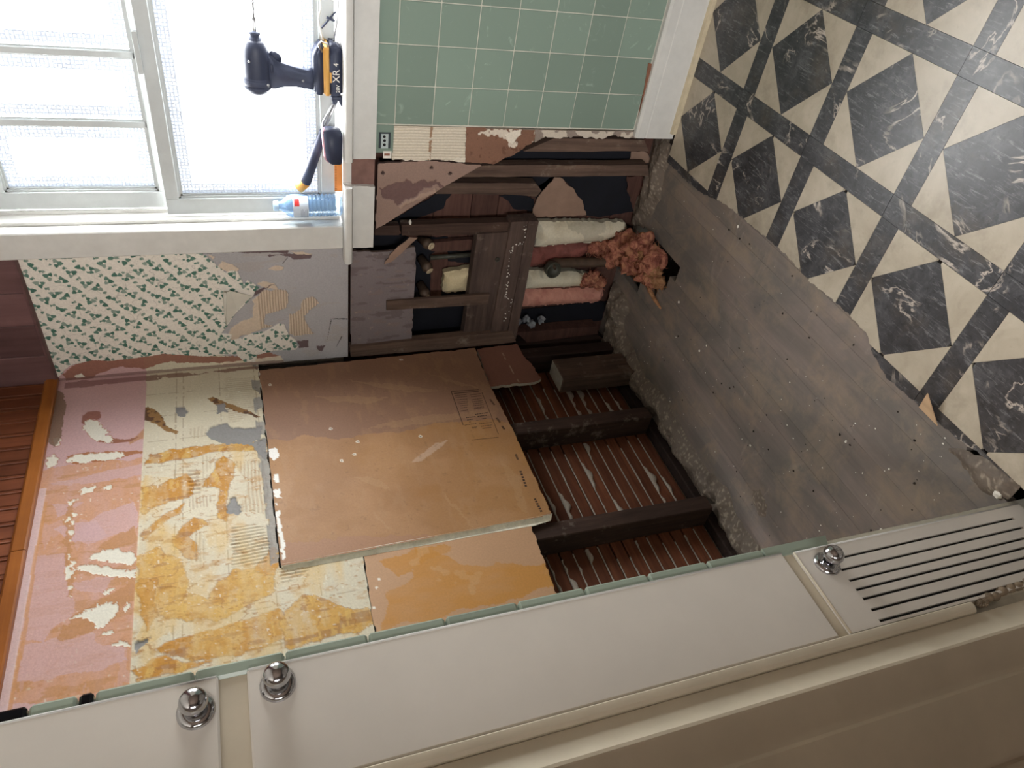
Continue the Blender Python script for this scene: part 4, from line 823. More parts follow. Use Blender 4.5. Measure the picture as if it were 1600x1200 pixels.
# drain: upright pipe with an elbow open to the room
(ex, ez), = [(0.322,0.319)]; dp = empty('drain_pipe', (ex, 0.045, 0.0), label='dark drain pipe with an open elbow, standing among the batts', category='pipe')
(bx_, bz_), = [(0.316,0.024)]; bx_ -= ex
arc = [(bx_, 0, -0.02), (bx_, 0, bz_), (bx_ * 0.3, 0, ez - 0.05)] + [(0, -0.035 * (1 - math.cos(t)), ez - 0.035 + 0.035 * math.sin(t)) for t in [k * math.pi / 16 for k in range(9)]]
MB().tube(arc, 0.0185, 18).build('pipe_body', M['pipe'], dp)
MB().lathe([(-0.012, 0.019), (-0.004, 0.027), (0.022, 0.031), (0.026, 0.029), (0.022, 0.0265), (0.008, 0.024), (0.006, 0.0)], (0, -0.03, ez), (0.1, -1, -0.12), 24).build('hub', M['cast_iron'], dp)
# loose fibreglass pulled out over the hole in the floor
def fluff(name, blobs, seed, strands, m, **props):
    r = random.Random(seed); mb = MB()
    for (x, y, z, sx, sy, sz) in blobs:
        bm = bmesh.new(); bmesh.ops.create_icosphere(bm, subdivisions=4, radius=1.0); ph = [r.uniform(0, 6) for _ in range(9)]
        off = Vector((r.uniform(-50, 50), r.uniform(-50, 50), r.uniform(-50, 50))); rot = Matrix.Rotation(r.uniform(0, 6.28), 3, Vector((r.uniform(-1, 1), r.uniform(-1, 1), r.uniform(-1, 1))))
        for q in bm.verts:
            n = q.co.copy(); w = rot @ n; st = Vector((w.x * 2.6, w.y * 1.1, w.z * 1.1)) + off
            d = 0.62 + 0.62 * mnoise.turbulence(st, 4, True, noise_basis='PERLIN_ORIGINAL', amplitude_scale=0.55, frequency_scale=2.1) + 0.35 * mnoise.noise(n * 1.1 + off)
            q.co = Vector((x + n.x * d * sx * 1.15, y + n.y * d * sy * 1.15, z + n.z * d * sz * 1.15))
        mb.frombm(bm, True)
    for _ in range(strands):
        x, y, z, sx, sy, sz = r.choice(blobs); th = r.uniform(0, 6.28); ph = r.uniform(-0.6, 1.2); u = Vector((math.cos(th) * math.cos(ph), math.sin(th) * math.cos(ph), math.sin(ph)))
        p = Vector((x + u.x * sx, y + u.y * sy, z + u.z * sz)) * 1.0; pts = [p.copy()]; d = Vector((-u.y, u.x, r.uniform(-.5, .5)))
        for k in range(5): d = (d + Vector((r.uniform(-.5, .5), r.uniform(-.5, .5), r.uniform(-.5, .4)))).normalized(); p = p + d * 0.007; pts.append(p.copy())
        mb.tube(pts, [0.0010, 0.0010, 0.0009, 0.0008, 0.0006, 0.0003], 4)
    return mb.build(name, m, None, **props)
def mat_fibre(name, stops):
    m, nt, b = new_mat(name); v = coords(nt)
    f = noise(nt, v, 26, 6, 0.7, 1.5); nt.links.new(ramp(nt, f, stops), b.inputs['Base Color']); b.inputs['Roughness'].default_value = 1.0; b.inputs['Specular IOR Level'].default_value = 0.05
    bump(nt, b, noise(nt, v, 130, 8, 0.8, 2.0), 1.0, 0.006); return m
M['pink_fibre'] = mat_fibre('pink_fibre', [(0.28, srgb(104, 62, 54)), (0.44, srgb(172, 108, 92)), (0.56, srgb(204, 142, 114)), (0.70, srgb(216, 168, 126))])
M['tan_fibre'] = mat_fibre('tan_fibre', [(0.28, srgb(120, 84, 60)), (0.5, srgb(184, 136, 100)), (0.72, srgb(210, 172, 128))])
b1 = [(x, y, z, s, s2, s3) for (x, y), z, s, s2, s3 in zip([(0.336,0.107),(0.406,0.004),(0.460,-0.098),(0.451,-0.154),(0.382,-0.066),(0.392,-0.165),(0.348,0.055)], (0.06, 0.05, 0.045, 0.03, 0.04, 0.02, 0.05), (0.05, 0.05, 0.05, 0.045, 0.05, 0.04, 0.05), (0.04, 0.045, 0.05, 0.045, 0.05, 0.04, 0.05), (0.045, 0.05, 0.045, 0.04, 0.04, 0.035, 0.05))]
fluff('fibreglass_clump', b1, 4, 420, M['pink_fibre'], label='torn pink fibreglass spilling from the wall over the floor hole', category='insulation')
b2 = [(x, y, z, s, s2, s3) for (x, y), z, s, s2, s3 in zip([(0.446,-0.128),(0.417,-0.185),(0.392,-0.206)], (0.04, 0.03, 0.012), (0.03, 0.026, 0.022), (0.03, 0.028, 0.026), (0.03, 0.026, 0.02))]
tail = [(0.350,-0.146),(0.331,-0.178),(0.320,-0.215),(0.313,-0.259)]
fz = fluff('fibreglass_tail', b2, 6, 160, M['tan_fibre'], label='tan fibreglass wisp trailing onto the floorboards', category='insulation')
MB().tube([(x, y, 0.012 - 0.003 * i) for i, (x, y) in enumerate(tail)], [0.010, 0.008, 0.007, 0.0035], 8).build('wisp', M['tan_fibre'], fz)
b3 = [(x, 0.045, z, s, 0.022, s) for (x, z), s in zip([(0.250,0.121),(0.225,0.088),(0.234,0.147)], (0.024, 0.022, 0.022))]
fluff('fibreglass_tuft', b3, 8, 90, M['pink_fibre'], label='pink fibreglass tuft hanging over the cream batt behind the drain pipe', category='insulation')
b4 = [(x, 0.05, z, s, 0.022, s) for (x, z), s in zip([(0.380,0.093),(0.374,0.139)], (0.024, 0.022))]
fluff('fibreglass_tuft', b4, 9, 90, M['pink_fibre'], label='pink fibreglass tuft between the uppermost cream batt and the drain pipe', category='insulation')
# crumpled plastic in the corner bay
cr = MB(); r = random.Random(2)
for (x, z) in [(0.056,0.393),(0.045,0.333),(0.060,0.295),(0.071,0.359)]:
    bm = bmesh.new(); bmesh.ops.create_icosphere(bm, subdivisions=2, radius=0.018)
    for q in bm.verts: q.co = Vector((x, 0.05, z)) + q.co * r.uniform(0.5, 1.2)
    cr.frombm(bm)
cr.build('crumpled_plastic', mat('plastic_film', srgb(120, 124, 130), 0.15, var=0.3, spec=0.9), None, label='crumpled clear plastic stuffed in the corner bay', category='plastic')

# ------------------------------------------------------------------ window
win = empty('window_1', (0, 0, 0), kind='structure')
Wp, Sp = M['white_paint'], M['sash_paint']
jb = MB(); jb.box(WX0 - 0.03, WX0, 0.0, 0.16, WZ0, WZ1); jb.box(WX1, WX1 + 0.03, 0.0, 0.16, WZ0, WZ1); jb.box(WX0 - 0.03, WX1 + 0.03, 0.0, 0.16, WZ1, WZ1 + 0.03); jb.build('jamb', Wp, win)
for x0, x1 in ((WX0, WX0 + 0.010), (WX1 - 0.010, WX1)):
    MB().cbox(x0, x1, 0.026, 0.050, WZ0 + 0.02, WZ1, 0.002).build('stop_bead', Wp, win)
    MB().cbox(x0, x1, 0.088, 0.097, WZ0 + 0.02, WZ1, 0.001).build('parting_bead', Wp, win)
for x0, x1 in ((0.455, WX0 + 0.004), (WX1 - 0.004, WX1 + 0.075)):
    MB().cbox(x0, x1, -0.024, 0.0, 1.062, WZ1 + 0.085, 0.003).build('side_casing', Wp, win)
MB().cbox(0.455, WX1 + 0.075, -0.026, 0.0, WZ1 + 0.01, WZ1 + 0.09, 0.003).build('head_casing', Wp, win)
# stool: the nosing and apron have a gap where a piece is missing
MB().box(0.455, WX1 + 0.07, -0.004, 0.16, 1.035, 1.060).build('sill', Wp, win)
for x0, x1, sd in ((0.413, 0.668, 1), (0.748, WX1 + 0.11, 2)):
    pr_ = [(-0.004, 1.036), (-0.040, 1.036), (-0.047, 1.040), (-0.050, 1.049), (-0.047, 1.057), (-0.040, 1.061), (-0.004, 1.061)]
    autosmooth(MB().prism(pr_, 'X', x0, x1).build('stool_nosing', Wp, win), 40)
    MB().prism(ragged([(max(x0, 0.455), 0.969), (x1 - 0.006 if sd == 1 else x1 - 0.04, 0.969), (x1 - 0.004 if sd == 1 else x1 - 0.04, 1.036), (max(x0, 0.455), 1.036)], 0.01, 0.0012, sd, keep=(0, 2)), 'Y', -0.022, 0.0).build('apron', Wp, win)
flat('bare_wood', [(0.66, 0.968), (0.752, 0.968), (0.752, 1.035), (0.66, 1.035)], -0.006, 0.01, mat('bare_wood', srgb(122, 92, 84), 0.85, var=0.2, vscale=30), None, parent=win)
# sashes
def sash(name, x0, x1, z0, z1, y0, y1, st, top, bot, muntins=()):
    s = empty(name, (0, 0, 0)); s.parent = win
    gx0, gx1, gz0, gz1 = x0 + st, x1 - st, z0 + bot, z1 - top
    MB().cbox(x0, gx0, y0, y1, z0, z1, 0.0015).build('stile', Sp, s); MB().cbox(gx1, x1, y0, y1, z0, z1, 0.0015).build('stile', Sp, s)
    MB().cbox(gx0, gx1, y0, y1, gz1, z1, 0.0015).build('rail', Sp, s); MB().cbox(gx0, gx1, y0, y1, z0, gz0, 0.0015).build('rail', Sp, s)
    for k, dd in ((0.005, 0.006), (0.010, 0.011)):       # stepped glazing bead
        b_ = MB(); b_.box(gx0, gx0 + k, y0 + dd, y1, gz0, gz1); b_.box(gx1 - k, gx1, y0 + dd, y1, gz0, gz1); b_.box(gx0, gx1, y0 + dd, y1, gz1 - k, gz1); b_.box(gx0, gx1, y0 + dd, y1, gz0, gz0 + k); b_.build('glazing_bead', Sp, s)
    for mx in muntins:
        mm = MB(); mm.cbox(mx - 0.009, mx + 0.009, y0 + 0.006, y1 - 0.004, gz0, gz1, 0.002); mm.box(mx - 0.012, mx + 0.012, y0 + 0.012, y1 - 0.006, gz0, gz1); mm.build('muntin', Sp, s)
    return s, (gx0 + 0.008, gx1 - 0.008, gz0 + 0.008, gz1 - 0.008)
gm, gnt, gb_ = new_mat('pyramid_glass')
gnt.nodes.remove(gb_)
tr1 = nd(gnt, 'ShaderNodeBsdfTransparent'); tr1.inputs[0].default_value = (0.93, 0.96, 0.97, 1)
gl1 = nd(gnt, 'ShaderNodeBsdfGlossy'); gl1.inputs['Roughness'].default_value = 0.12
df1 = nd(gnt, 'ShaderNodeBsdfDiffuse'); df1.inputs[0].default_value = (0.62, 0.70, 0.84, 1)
at1 = nd(gnt, 'ShaderNodeAttribute', attribute_name='edge_shade')  # painted stand-in for the dark frame refracted along the pane edges
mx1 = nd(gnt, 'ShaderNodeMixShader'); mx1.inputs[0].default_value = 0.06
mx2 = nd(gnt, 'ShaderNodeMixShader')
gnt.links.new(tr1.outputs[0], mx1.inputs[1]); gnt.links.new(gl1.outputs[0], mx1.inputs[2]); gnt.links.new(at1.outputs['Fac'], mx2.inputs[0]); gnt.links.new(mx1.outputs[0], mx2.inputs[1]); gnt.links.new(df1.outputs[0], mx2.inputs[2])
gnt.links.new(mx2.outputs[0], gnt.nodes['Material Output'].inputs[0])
def pane(x0, x1, z0, z1, y, parent):
    """pressed glass: little pyramids; a painted tone imitates the dark frame refracted near the edges"""
    c = 0.0095; nx = int((x1 - x0) / c); nz = int((z1 - z0) / c); dx = (x1 - x0) / nx; dz = (z1 - z0) / nz
    V = [(x0 + i * dx, y, z0 + j * dz) for i in range(nx + 1) for j in range(nz + 1)]; G = []
    k = len(V); F = []
    for i in range(nx + 1):
        for j in range(nz + 1):
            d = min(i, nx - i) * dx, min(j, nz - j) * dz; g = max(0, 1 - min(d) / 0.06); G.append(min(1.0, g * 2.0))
    for i in range(nx):
        for j in range(nz):
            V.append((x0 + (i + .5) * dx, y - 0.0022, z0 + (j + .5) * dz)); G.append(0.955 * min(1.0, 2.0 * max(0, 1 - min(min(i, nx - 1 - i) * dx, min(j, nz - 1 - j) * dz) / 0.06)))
            q = [i * (nz + 1) + j, (i + 1) * (nz + 1) + j, (i + 1) * (nz + 1) + j + 1, i * (nz + 1) + j + 1]
            for t in range(4): F.append((q[t], q[(t + 1) % 4], k))
            k += 1
    o = MB().add(V, F).build('pane', gm, parent); a = o.data.attributes.new('edge_shade', 'FLOAT', 'POINT'); a.data.foreach_set('value', G); return o
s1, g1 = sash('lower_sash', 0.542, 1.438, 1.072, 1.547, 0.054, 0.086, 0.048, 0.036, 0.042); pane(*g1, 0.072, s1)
mu = (0.783, 0.963, 1.143, 1.323 - 0.0)
s2, g2 = sash('upper_sash', 0.54, 1.44, 1.53, 1.995, 0.099, 0.128, 0.05, 0.052, 0.034, mu)
xs = [g2[0]] + [m for m in mu] + [g2[1]]
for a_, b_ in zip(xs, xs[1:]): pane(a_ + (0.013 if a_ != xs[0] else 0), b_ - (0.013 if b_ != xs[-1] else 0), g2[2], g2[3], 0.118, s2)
MB().box(0.94, 1.04, 0.042, 0.056, 1.545, 1.556).build('sash_lock', M['sash_paint'], s1)

# ------------------------------------------------------------------ end wall of the alcove: tiled edge, metal access panels, casing
wall_front = MB().box(-0.03, 0.726, -1.72, -1.487, -0.2, ROOM_Z).build('wall_partition', M['grout'], None, kind='structure')
zs = [1.464 - 0.1095 * k for k in range(9)]
def trim_tile(z0, z1, m, ragged_end=False):
    o = MB().cbox(0.722, 0.741, -1.503, -1.4835, z0 + 0.0012, z1 - 0.0012, 0.0035).build('trim_tile', m, wall_front); return o
trim_tile(1.646, 1.72, M['black_tile']); trim_tile(1.594, 1.646, M['trim_tile']); trim_tile(1.576, 1.594, M['black_tile']); trim_tile(1.464, 1.576, M['trim_tile'])
for a_, b_ in zip(zs, zs[1:]): trim_tile(b_, a_, M['trim_tile'])
MB().prism(ragged([(-1.4835, 0.587), (-1.503, 0.587), (-1.503, 0.462), (-1.4835, 0.452)], 0.006, 0.0015, 3, keep=(0, 1, 3)), 'X', 0.722, 0.741).build('trim_tile', M['trim_tile'], wall_front)
MB().box(0.70, 0.7365, -1.657, -1.50, -0.0, ROOM_Z).build('panel_frame', M['casing_paint'], wall_front)
# tiles on the alcove side
shared.clear()
for c in range(6):
    for r in range(9):
        z0 = 0.587 + r * 0.1095
        if r > 8: continue
        if 0 not in shared: o = MB().cbox(0.0012, 0.1076, -0.006, 0.002, 0.0012, 0.1083, 0.0013).build('wall_tile', M['green_tile'], wall_front); shared[0] = o
        else: o = shared[0].copy(); COL.objects.link(o); o.parent = wall_front
        o.location = (0.072 + c * 0.1088, -1.487 + 0.004, z0)
def knob(y, z, parent):
    o = parent
    k = MB().lathe([(0.004, 0.008), (0.012, 0.0075), (0.015, 0.011), (0.020, 0.0152), (0.026, 0.0168), (0.032, 0.0155), (0.0375, 0.011), (0.040, 0.005), (0.0405, 0.0)], (0.7435, y, z), (1, 0, 0), 28).build('knob', M['chrome'], o)
    MB().lathe([(0.0, 0.0225), (0.003, 0.0222), (0.0065, 0.018), (0.0075, 0.010), (0.0055, 0.0082)], (0.7435, y, z), (1, 0, 0), 28).build('rosette', M['chrome'], k)
def access_panel(name, z0, z1, label, kn):
    e = empty(name, (0.742, -1.58, z0), label=label, category='access panel'); e.location = (0, 0, 0)
    MB().cbox(0.738, 0.7435, -1.656, -1.5005, z0, z1, 0.0025).build('sheet', M['cream_metal'], e)
    MB().tube([(0.743, -1.5015, z0 + 0.002), (0.743, -1.5015, z1 - 0.002)], 0.0018, 8).build('rolled_edge', M['white_paint'], e)
    for y, z in kn: knob(y, z, e)
    return e
access_panel('access_panel', 1.436, 2.2, 'upper cream metal access panel with chrome knob at its foot, beside black trim tiles', [(-1.541, 1.462)])
access_panel('access_panel', 0.558, 1.402, 'long plain cream metal access panel with one chrome knob at its top', [(-1.531, 1.366)])
gp_ = empty('vent_panel', (0, 0, 0), label='slotted cream metal vent panel with a chrome knob, at floor level', category='access panel')
sl = [-1.531, -1.5525, -1.5735, -1.591, -1.6085, -1.629, -1.6485]; hw = 0.0027
pb = MB(); ys = [-1.5035] + [v for s in sl for v in (s + hw, s - hw)] + [-1.656]
for a_, b_ in zip(ys[0::2], ys[1::2]): pb.box(0.738, 0.7435, b_, a_, 0.042, 0.474)
pb.box(0.738, 0.7435, -1.656, -1.5035, 0.474, 0.537); pb.box(0.738, 0.7435, -1.656, -1.5035, 0.002, 0.042); pb.build('slotted_sheet', M['cream_metal'], gp_)
MB().box(0.7366, 0.7374, -1.654, -1.506, 0.03, 0.49).build('slot_shade', M['black'], gp_)  # thin black sheet paints the shade behind the slots
MB().tube([(0.743, -1.5045, 0.004), (0.743, -1.5045, 0.535)], 0.0018, 8).build('rolled_edge', M['white_paint'], gp_)
MB().tube([(0.743, -1.5045, 0.536), (0.743, -1.655, 0.536)], 0.0018, 8).build('rolled_edge', M['casing_paint'], gp_)
knob(-1.537, 0.492, gp_)
# door casing next to the panels
cas = empty('trim_2', (0, 0, 0), kind='structure')
autosmooth(MB().prism([(0.70, -1.657), (0.7435, -1.657), (0.7475, -1.6595), (0.748, -1.6645), (0.747, -1.670), (0.743, -1.6745), (0.70, -1.6745)], 'Z', 0.29, ROOM_Z).build('edge_lip', M['casing_paint'], cas), 30)
autosmooth(MB().prism([(0.66, -1.675), (0.737, -1.6755), (0.740, -1.69), (0.747, -1.706), (0.7545, -1.716), (0.755, -1.7205), (0.752, -1.7235), (0.7375, -1.757), (0.733, -1.761), (0.729, -1.770), (0.730, -1.775), (0.703, -1.833), (0.6985, -1.838), (0.689, -1.862), (0.684, -1.866), (0.66, -1.868)], 'Z', 0.0, ROOM_Z).build('casing_board', M['casing_paint'], cas), 30)
MB().box(0.60, 0.66, -1.9, -1.655, 0.0, ROOM_Z).build('casing_core', M['casing_paint'], cas)
dr = MB().box(0.63, 0.665, -2.75, -1.9, 0.0, 2.05).build('door_1', M['trim_orange'], None, kind='structure')
for z0, z1 in ((0.2, 0.9), (1.05, 1.9)): MB().cbox(0.66, 0.675, -2.62, -2.03, z0, z1, 0.006).build('door_panel', M['trim_orange'], dr)
MB().box(0.60, 1.13, -3.3, -2.75, 0.0, ROOM_Z).box(0.60, 0.69, -2.75, -1.9, 2.05, ROOM_Z).box(0.69, 1.13, -2.75, -2.3, 0.0, ROOM_Z).build('wall_hall_blocker', M['room_paint'], None, kind='structure')  # unseen hall wall; its jog is added to keep door light off the casing

# ------------------------------------------------------------------ things on the window sill
def rprism(poly, axis, d0, d1, bev, seg=2):
    mb = MB().prism(poly, axis, d0, d1); bm = bmesh.new(); vs_ = [bm.verts.new(p) for p in mb.v]
    for f in mb.f: bm.faces.new([vs_[i] for i in f])
    bmesh.ops.recalc_face_normals(bm, faces=bm.faces[:])
    ed = [e for e in bm.edges if len(e.link_faces) == 2 and e.calc_face_angle(0) > 0.6]
    bmesh.ops.bevel(bm, geom=ed, offset=bev, segments=seg, affect='EDGES', clamp_overlap=True)
    return MB().frombm(bm, True)
def text(body, size, loc, m, parent, name='lettering'):
    cu_ = bpy.data.curves.new(name, 'FONT'); cu_.body = body; cu_.size = size; cu_.extrude = 0.0002; cu_.align_x = 'CENTER'
    t = bpy.data.objects.new(name + '_src', cu_); COL.objects.link(t); bpy.context.view_layer.update()
    me = bpy.data.meshes.new_from_object(t.evaluated_get(bpy.context.evaluated_depsgraph_get())); bpy.data.objects.remove(t)
    me.materials.clear(); me.materials.append(m); o = link(bpy.data.objects.new(name, me), parent); o.location = loc; o.rotation_euler = (math.radians(90), 0, 0); return o
SZ = 1.0605
dk = mat('hazy_tool_black', srgb(52, 58, 78), 0.5, var=0.1); yl = mat('tool_yellow', srgb(214, 162, 84), 0.45, var=0.06); gyb = mat('hazy_tool_grip', srgb(66, 72, 92), 0.7, var=0.15, bscale=300, bstr=0.4); stl = mat('tool_steel', (0.45, 0.46, 0.48), 0.3, 1.0, var=0.1)  # blacks lifted towards blue: window haze is mixed into their colour
lt = mat('tool_print', srgb(225, 222, 214), 0.6, var=0.02, bstr=0)
dv = empty('impact_driver', (0.985, 0.028, SZ), label='black and yellow cordless impact driver standing on its battery on the sill', category='power tool')
hd = MB().lathe([(-0.080, 0.0), (-0.078, 0.020), (-0.070, 0.029), (-0.058, 0.0335), (-0.02, 0.0345), (0.02, 0.0335), (0.040, 0.030), (0.054, 0.0235), (0.058, 0.018), (0.058, 0.0)], (0, 0, 0.214), (1, 0, -0.02), 28).build('motor_housing', dk, dv)
vents = MB()
for k in range(3): vents.lathe([(-0.062 + k * 0.012, 0.0345), (-0.059 + k * 0.012, 0.0355), (-0.056 + k * 0.012, 0.0345)], (0, 0, 0.214), (1, 0, -0.02), 28)
vents.build('vent_rib', gyb, hd)
MB().lathe([(0.056, 0.018), (0.062, 0.0165), (0.064, 0.012), (0.068, 0.012), (0.070, 0.0145), (0.076, 0.0145), (0.078, 0.008), (0.079, 0.0)], (0, 0, 0.214), (1, 0, -0.02), 20).build('bit_collet', gyb, dv)
MB().lathe([(0.078, 0.0055), (0.108, 0.0055), (0.110, 0.0034), (0.142, 0.0034), (0.146, 0.0045), (0.152, 0.0012), (0.153, 0)], (0, 0, 0.214), (1, 0, -0.02), 10).build('driver_bit', stl, dv)
rprism([(-0.055, 0.195), (0.03, 0.195), (0.028, 0.178), (0.012, 0.165), (0.004, 0.15), (-0.006, 0.115), (-0.012, 0.085), (-0.006, 0.066), (-0.062, 0.066), (-0.058, 0.085), (-0.054, 0.12), (-0.056, 0.15), (-0.062, 0.175)], 'Y', -0.0165, 0.0165, 0.007).build('handle', gyb, dv)
rprism([(0.006, 0.178), (0.030, 0.182), (0.034, 0.170), (0.026, 0.158), (0.020, 0.150), (0.004, 0.152)], 'Y', -0.009, 0.009, 0.003).build('trigger', dk, dv)
rprism([(-0.064, 0.072), (0.03, 0.072), (0.058, 0.060), (0.062, 0.046), (-0.066, 0.046), (-0.068, 0.06)], 'Y', -0.03, 0.03, 0.005).build('handle_foot', dk, dv)
rprism([(-0.066, 0.048), (0.052, 0.048), (0.062, 0.042), (0.062, 0.030), (-0.068, 0.030)], 'Y', -0.036, 0.036, 0.004).build('yellow_band', yl, dv)
bt = rprism([(-0.062, 0.0), (0.056, 0.0), (0.064, 0.008), (0.064, 0.034), (-0.066, 0.034), (-0.068, 0.01)], 'Y', -0.037, 0.037, 0.005).build('battery', dk, dv)
text('20V', 0.013, (-0.045, -0.0376, 0.008), lt, bt); text('XR', 0.026, (-0.012, -0.0376, 0.008), lt, bt); text('4', 0.018, (0.017, -0.0376, 0.011), lt, bt)
MB().box(-0.03, -0.004, -0.0374, -0.0368, 0.028, 0.033).build('maker_plate', yl, bt)
for k, (x, z) in enumerate(((-0.045, 0.232), (0.012, 0.232), (-0.045, 0.19), (-0.035, 0.10))):
    MB().lathe([(0, 0.0035), (0.0015, 0.0032), (0.0015, 0.0015), (0.0008, 0.0)], (x, -0.0285 if k < 3 else -0.0165, z), (0, -1, 0), 10).build('screw', stl, dv)
rprism([(-0.02, 0.182), (0.004, 0.182), (0.004, 0.174), (-0.02, 0.174)], 'Y', -0.0195, 0.0195, 0.002, 1).build('direction_switch', dk, dv)
MB().lathe([(-0.050, 0.0347), (-0.048, 0.0362), (-0.040, 0.0362), (-0.038, 0.0350)], (0, 0, 0.214), (1, 0, -0.02), 28).build('rubber_bumper', gyb, hd)
MB().tube([(0.045, -0.03, 0.05), (0.062, -0.03, 0.06), (0.072, -0.03, 0.052), (0.066, -0.03, 0.038), (0.05, -0.03, 0.036)], 0.003, 8).build('belt_hook', stl, dv)

bo = empty('water_bottle', (0.583, 0.018, SZ), label='clear plastic water bottle with a blue tint and small red label mark, on the sill', category='bottle')
pm_, pnt, pb_ = new_mat('clear_plastic'); pb_.inputs['Base Color'].default_value = (0.32, 0.52, 0.78, 1); pb_.inputs['Roughness'].default_value = 0.12; pb_.inputs['Specular IOR Level'].default_value = 0.8
ptr = nd(pnt, 'ShaderNodeBsdfTransparent'); ptr.inputs[0].default_value = (0.86, 0.94, 1.0, 1); pmx = nd(pnt, 'ShaderNodeMixShader'); plw = nd(pnt, 'ShaderNodeLayerWeight'); plw.inputs[0].default_value = 0.35
pmr = nd(pnt, 'ShaderNodeMapRange'); pmr.inputs[3].default_value = 0.3; pmr.inputs[4].default_value = 0.9; pnt.links.new(plw.outputs['Facing'], pmr.inputs[0]); pnt.links.new(pmr.outputs[0], pmx.inputs[0])
pnt.links.new(ptr.outputs[0], pmx.inputs[1]); pnt.links.new(pb_.outputs[0], pmx.inputs[2]); pnt.links.new(pmx.outputs[0], pnt.nodes['Material Output'].inputs[0])
prof = [(0.0, 0.0), (0.0, 0.024), (0.003, 0.030)]
z = 0.006
while z < 0.092: prof += [(z, 0.0325), (z + 0.005, 0.0325), (z + 0.0065, 0.0305), (z + 0.0095, 0.0305)]; z += 0.0118
prof += [(0.098, 0.033), (0.146, 0.033), (0.156, 0.030), (0.166, 0.022), (0.174, 0.0145), (0.180, 0.0125), (0.184, 0.0125), (0.184, 0.0)]
MB().lathe(prof, (0, 0, 0), (0, 0, 1), 32).build('bottle_body', pm_, bo)
MB().lathe([(0.183, 0.0), (0.183, 0.0145), (0.185, 0.015), (0.196, 0.0145), (0.198, 0.012), (0.198, 0)], (0, 0, 0), (0, 0, 1), 24).build('cap', mat('pale_blue_cap', srgb(176, 206, 236), 0.4, var=0.04), bo)
def wrap(z0, z1, a0, a1, r, m, name, parent):
    v = []; n = 14
    for k in range(n + 1):
        t = math.radians(a0 + (a1 - a0) * k / n)
        for rr in (r, r + 0.0003):
            for zz_ in (z0, z1): v.append((rr * math.cos(t), rr * math.sin(t), zz_))
    f = []
    for k in range(n): q = 4 * k; f += [(q + 2, q + 6, q + 7, q + 3), (q, q + 1, q + 5, q + 4), (q + 1, q + 3, q + 7, q + 5), (q, q + 4, q + 6, q + 2)]
    return MB().add(v, f).build(name, m, parent)
lb = wrap(0.100, 0.144, -170, -10, 0.0334, mat('label_film', srgb(206, 218, 232), 0.5, var=0.04), 'label', bo)
wrap(0.126, 0.140, -66, -28, 0.0339, mat('label_red', srgb(206, 52, 50), 0.5, var=0.05), 'red_mark', lb)
for k in range(5): wrap(0.104 + k * 0.0042, 0.1052 + k * 0.0042, -150, -80 - 6 * (k % 3), 0.0339, mat('label_ink', srgb(120, 136, 160), 0.6, var=0.02), 'small_print', lb)

pb2 = empty('pry_bar', (0, 0, 0), label='steel pry bar with a black grip and yellow end, leaning on the window sash', category='hand tool')
q = [(0.625,1.181),(0.645,1.162),(0.804,1.107),(0.834,1.096),(0.906,1.067)]; Q = [Vector((x, 0.046 - 0.005 * i, z)) for i, (x, z) in enumerate(q)]
MB().tube([Q[0], Q[1]], [0.0155, 0.0155], 14).build('handle_end', yl, pb2)
MB().tube([Q[1], Q[1].lerp(Q[2], 0.5), Q[2]], [0.0155, 0.0145, 0.0115], 14).build('grip', dk, pb2)
MB().tube([Q[2], Q[3], Q[4]], [0.0055, 0.005, 0.005], 8).build('steel_shank', stl, pb2)
off = Vector((0, 0, 0.012)); MB().tube([Q[2] + off * 0.4, Q[3] + off, Q[4] + off * 0.3], [0.003, 0.003, 0.003], 8).build('steel_shank', stl, pb2)
rprism([(0.913,1.087),(0.914,1.060),(0.885,1.058),(0.890,1.065),(0.902,1.069),(0.903,1.074),(0.891,1.077),(0.891,1.084),(0.906,1.089)], 'Y', 0.004, 0.022, 0.002, 1).build('claw', dk, pb2)

tm = empty('tape_measure', (0, 0, 0), label='dark tape measure with its orange blade pulled out, on the sill', category='tape measure')
tb = [(0.824,1.116),(0.832,1.111),(0.832,1.073),(0.824,1.064),(0.737,1.065),(0.733,1.068),(0.733,1.095),(0.749,1.109)]
rprism(tb, 'Y', -0.03, 0.006, 0.005).build('case', dk, tm)
rprism([(x + 0.0, z + 0.0025) for x, z in [(0.824,1.116),(0.832,1.111),(0.828,1.102),(0.737,1.097),(0.737,1.102),(0.750,1.111)]], 'Y', -0.026, 0.002, 0.003).build('top_grip', mat('pinkish_rubber', srgb(176, 130, 140), 0.6), tm)
bx0 = [(0.727,1.066),(0.643,1.066)]; MB().box(bx0[1][0], bx0[0][0] + 0.004, -0.012, -0.0105, SZ + 0.002, SZ + 0.024).build('blade', mat('orange_blade', srgb(232, 150, 84), 0.4, var=0.05), tm)
mk = MB()
for k in range(16): mk.box(bx0[1][0] + 0.004 + k * 0.005, bx0[1][0] + 0.0046 + k * 0.005, -0.0124, -0.012, SZ + 0.018, SZ + 0.0235)
mk.build('blade_marks', M['black'], tm)
cd = [(1.045,1.102),(1.070,1.109),(1.097,1.114),(1.122,1.107),(1.169,1.110)]; MB().tube([(x, 0.045, z) for x, z in cd], 0.0028, 8).build('white_cord', M['white_paint'], None, label='thin white cord lying behind the impact driver', category='cord')
c2 = [(1.052,1.079),(1.106,1.069),(1.166,1.066)]; MB().tube([(x, 0.018, z) for x, z in c2], 0.0024, 8).build('grey_cable', stl, None, label='thin grey cable along the sill beyond the driver battery', category='cord')
c3 = [(1.079,1.108),(1.121,1.071)]; c4 = [(1.106,1.095),(1.099,1.074)]
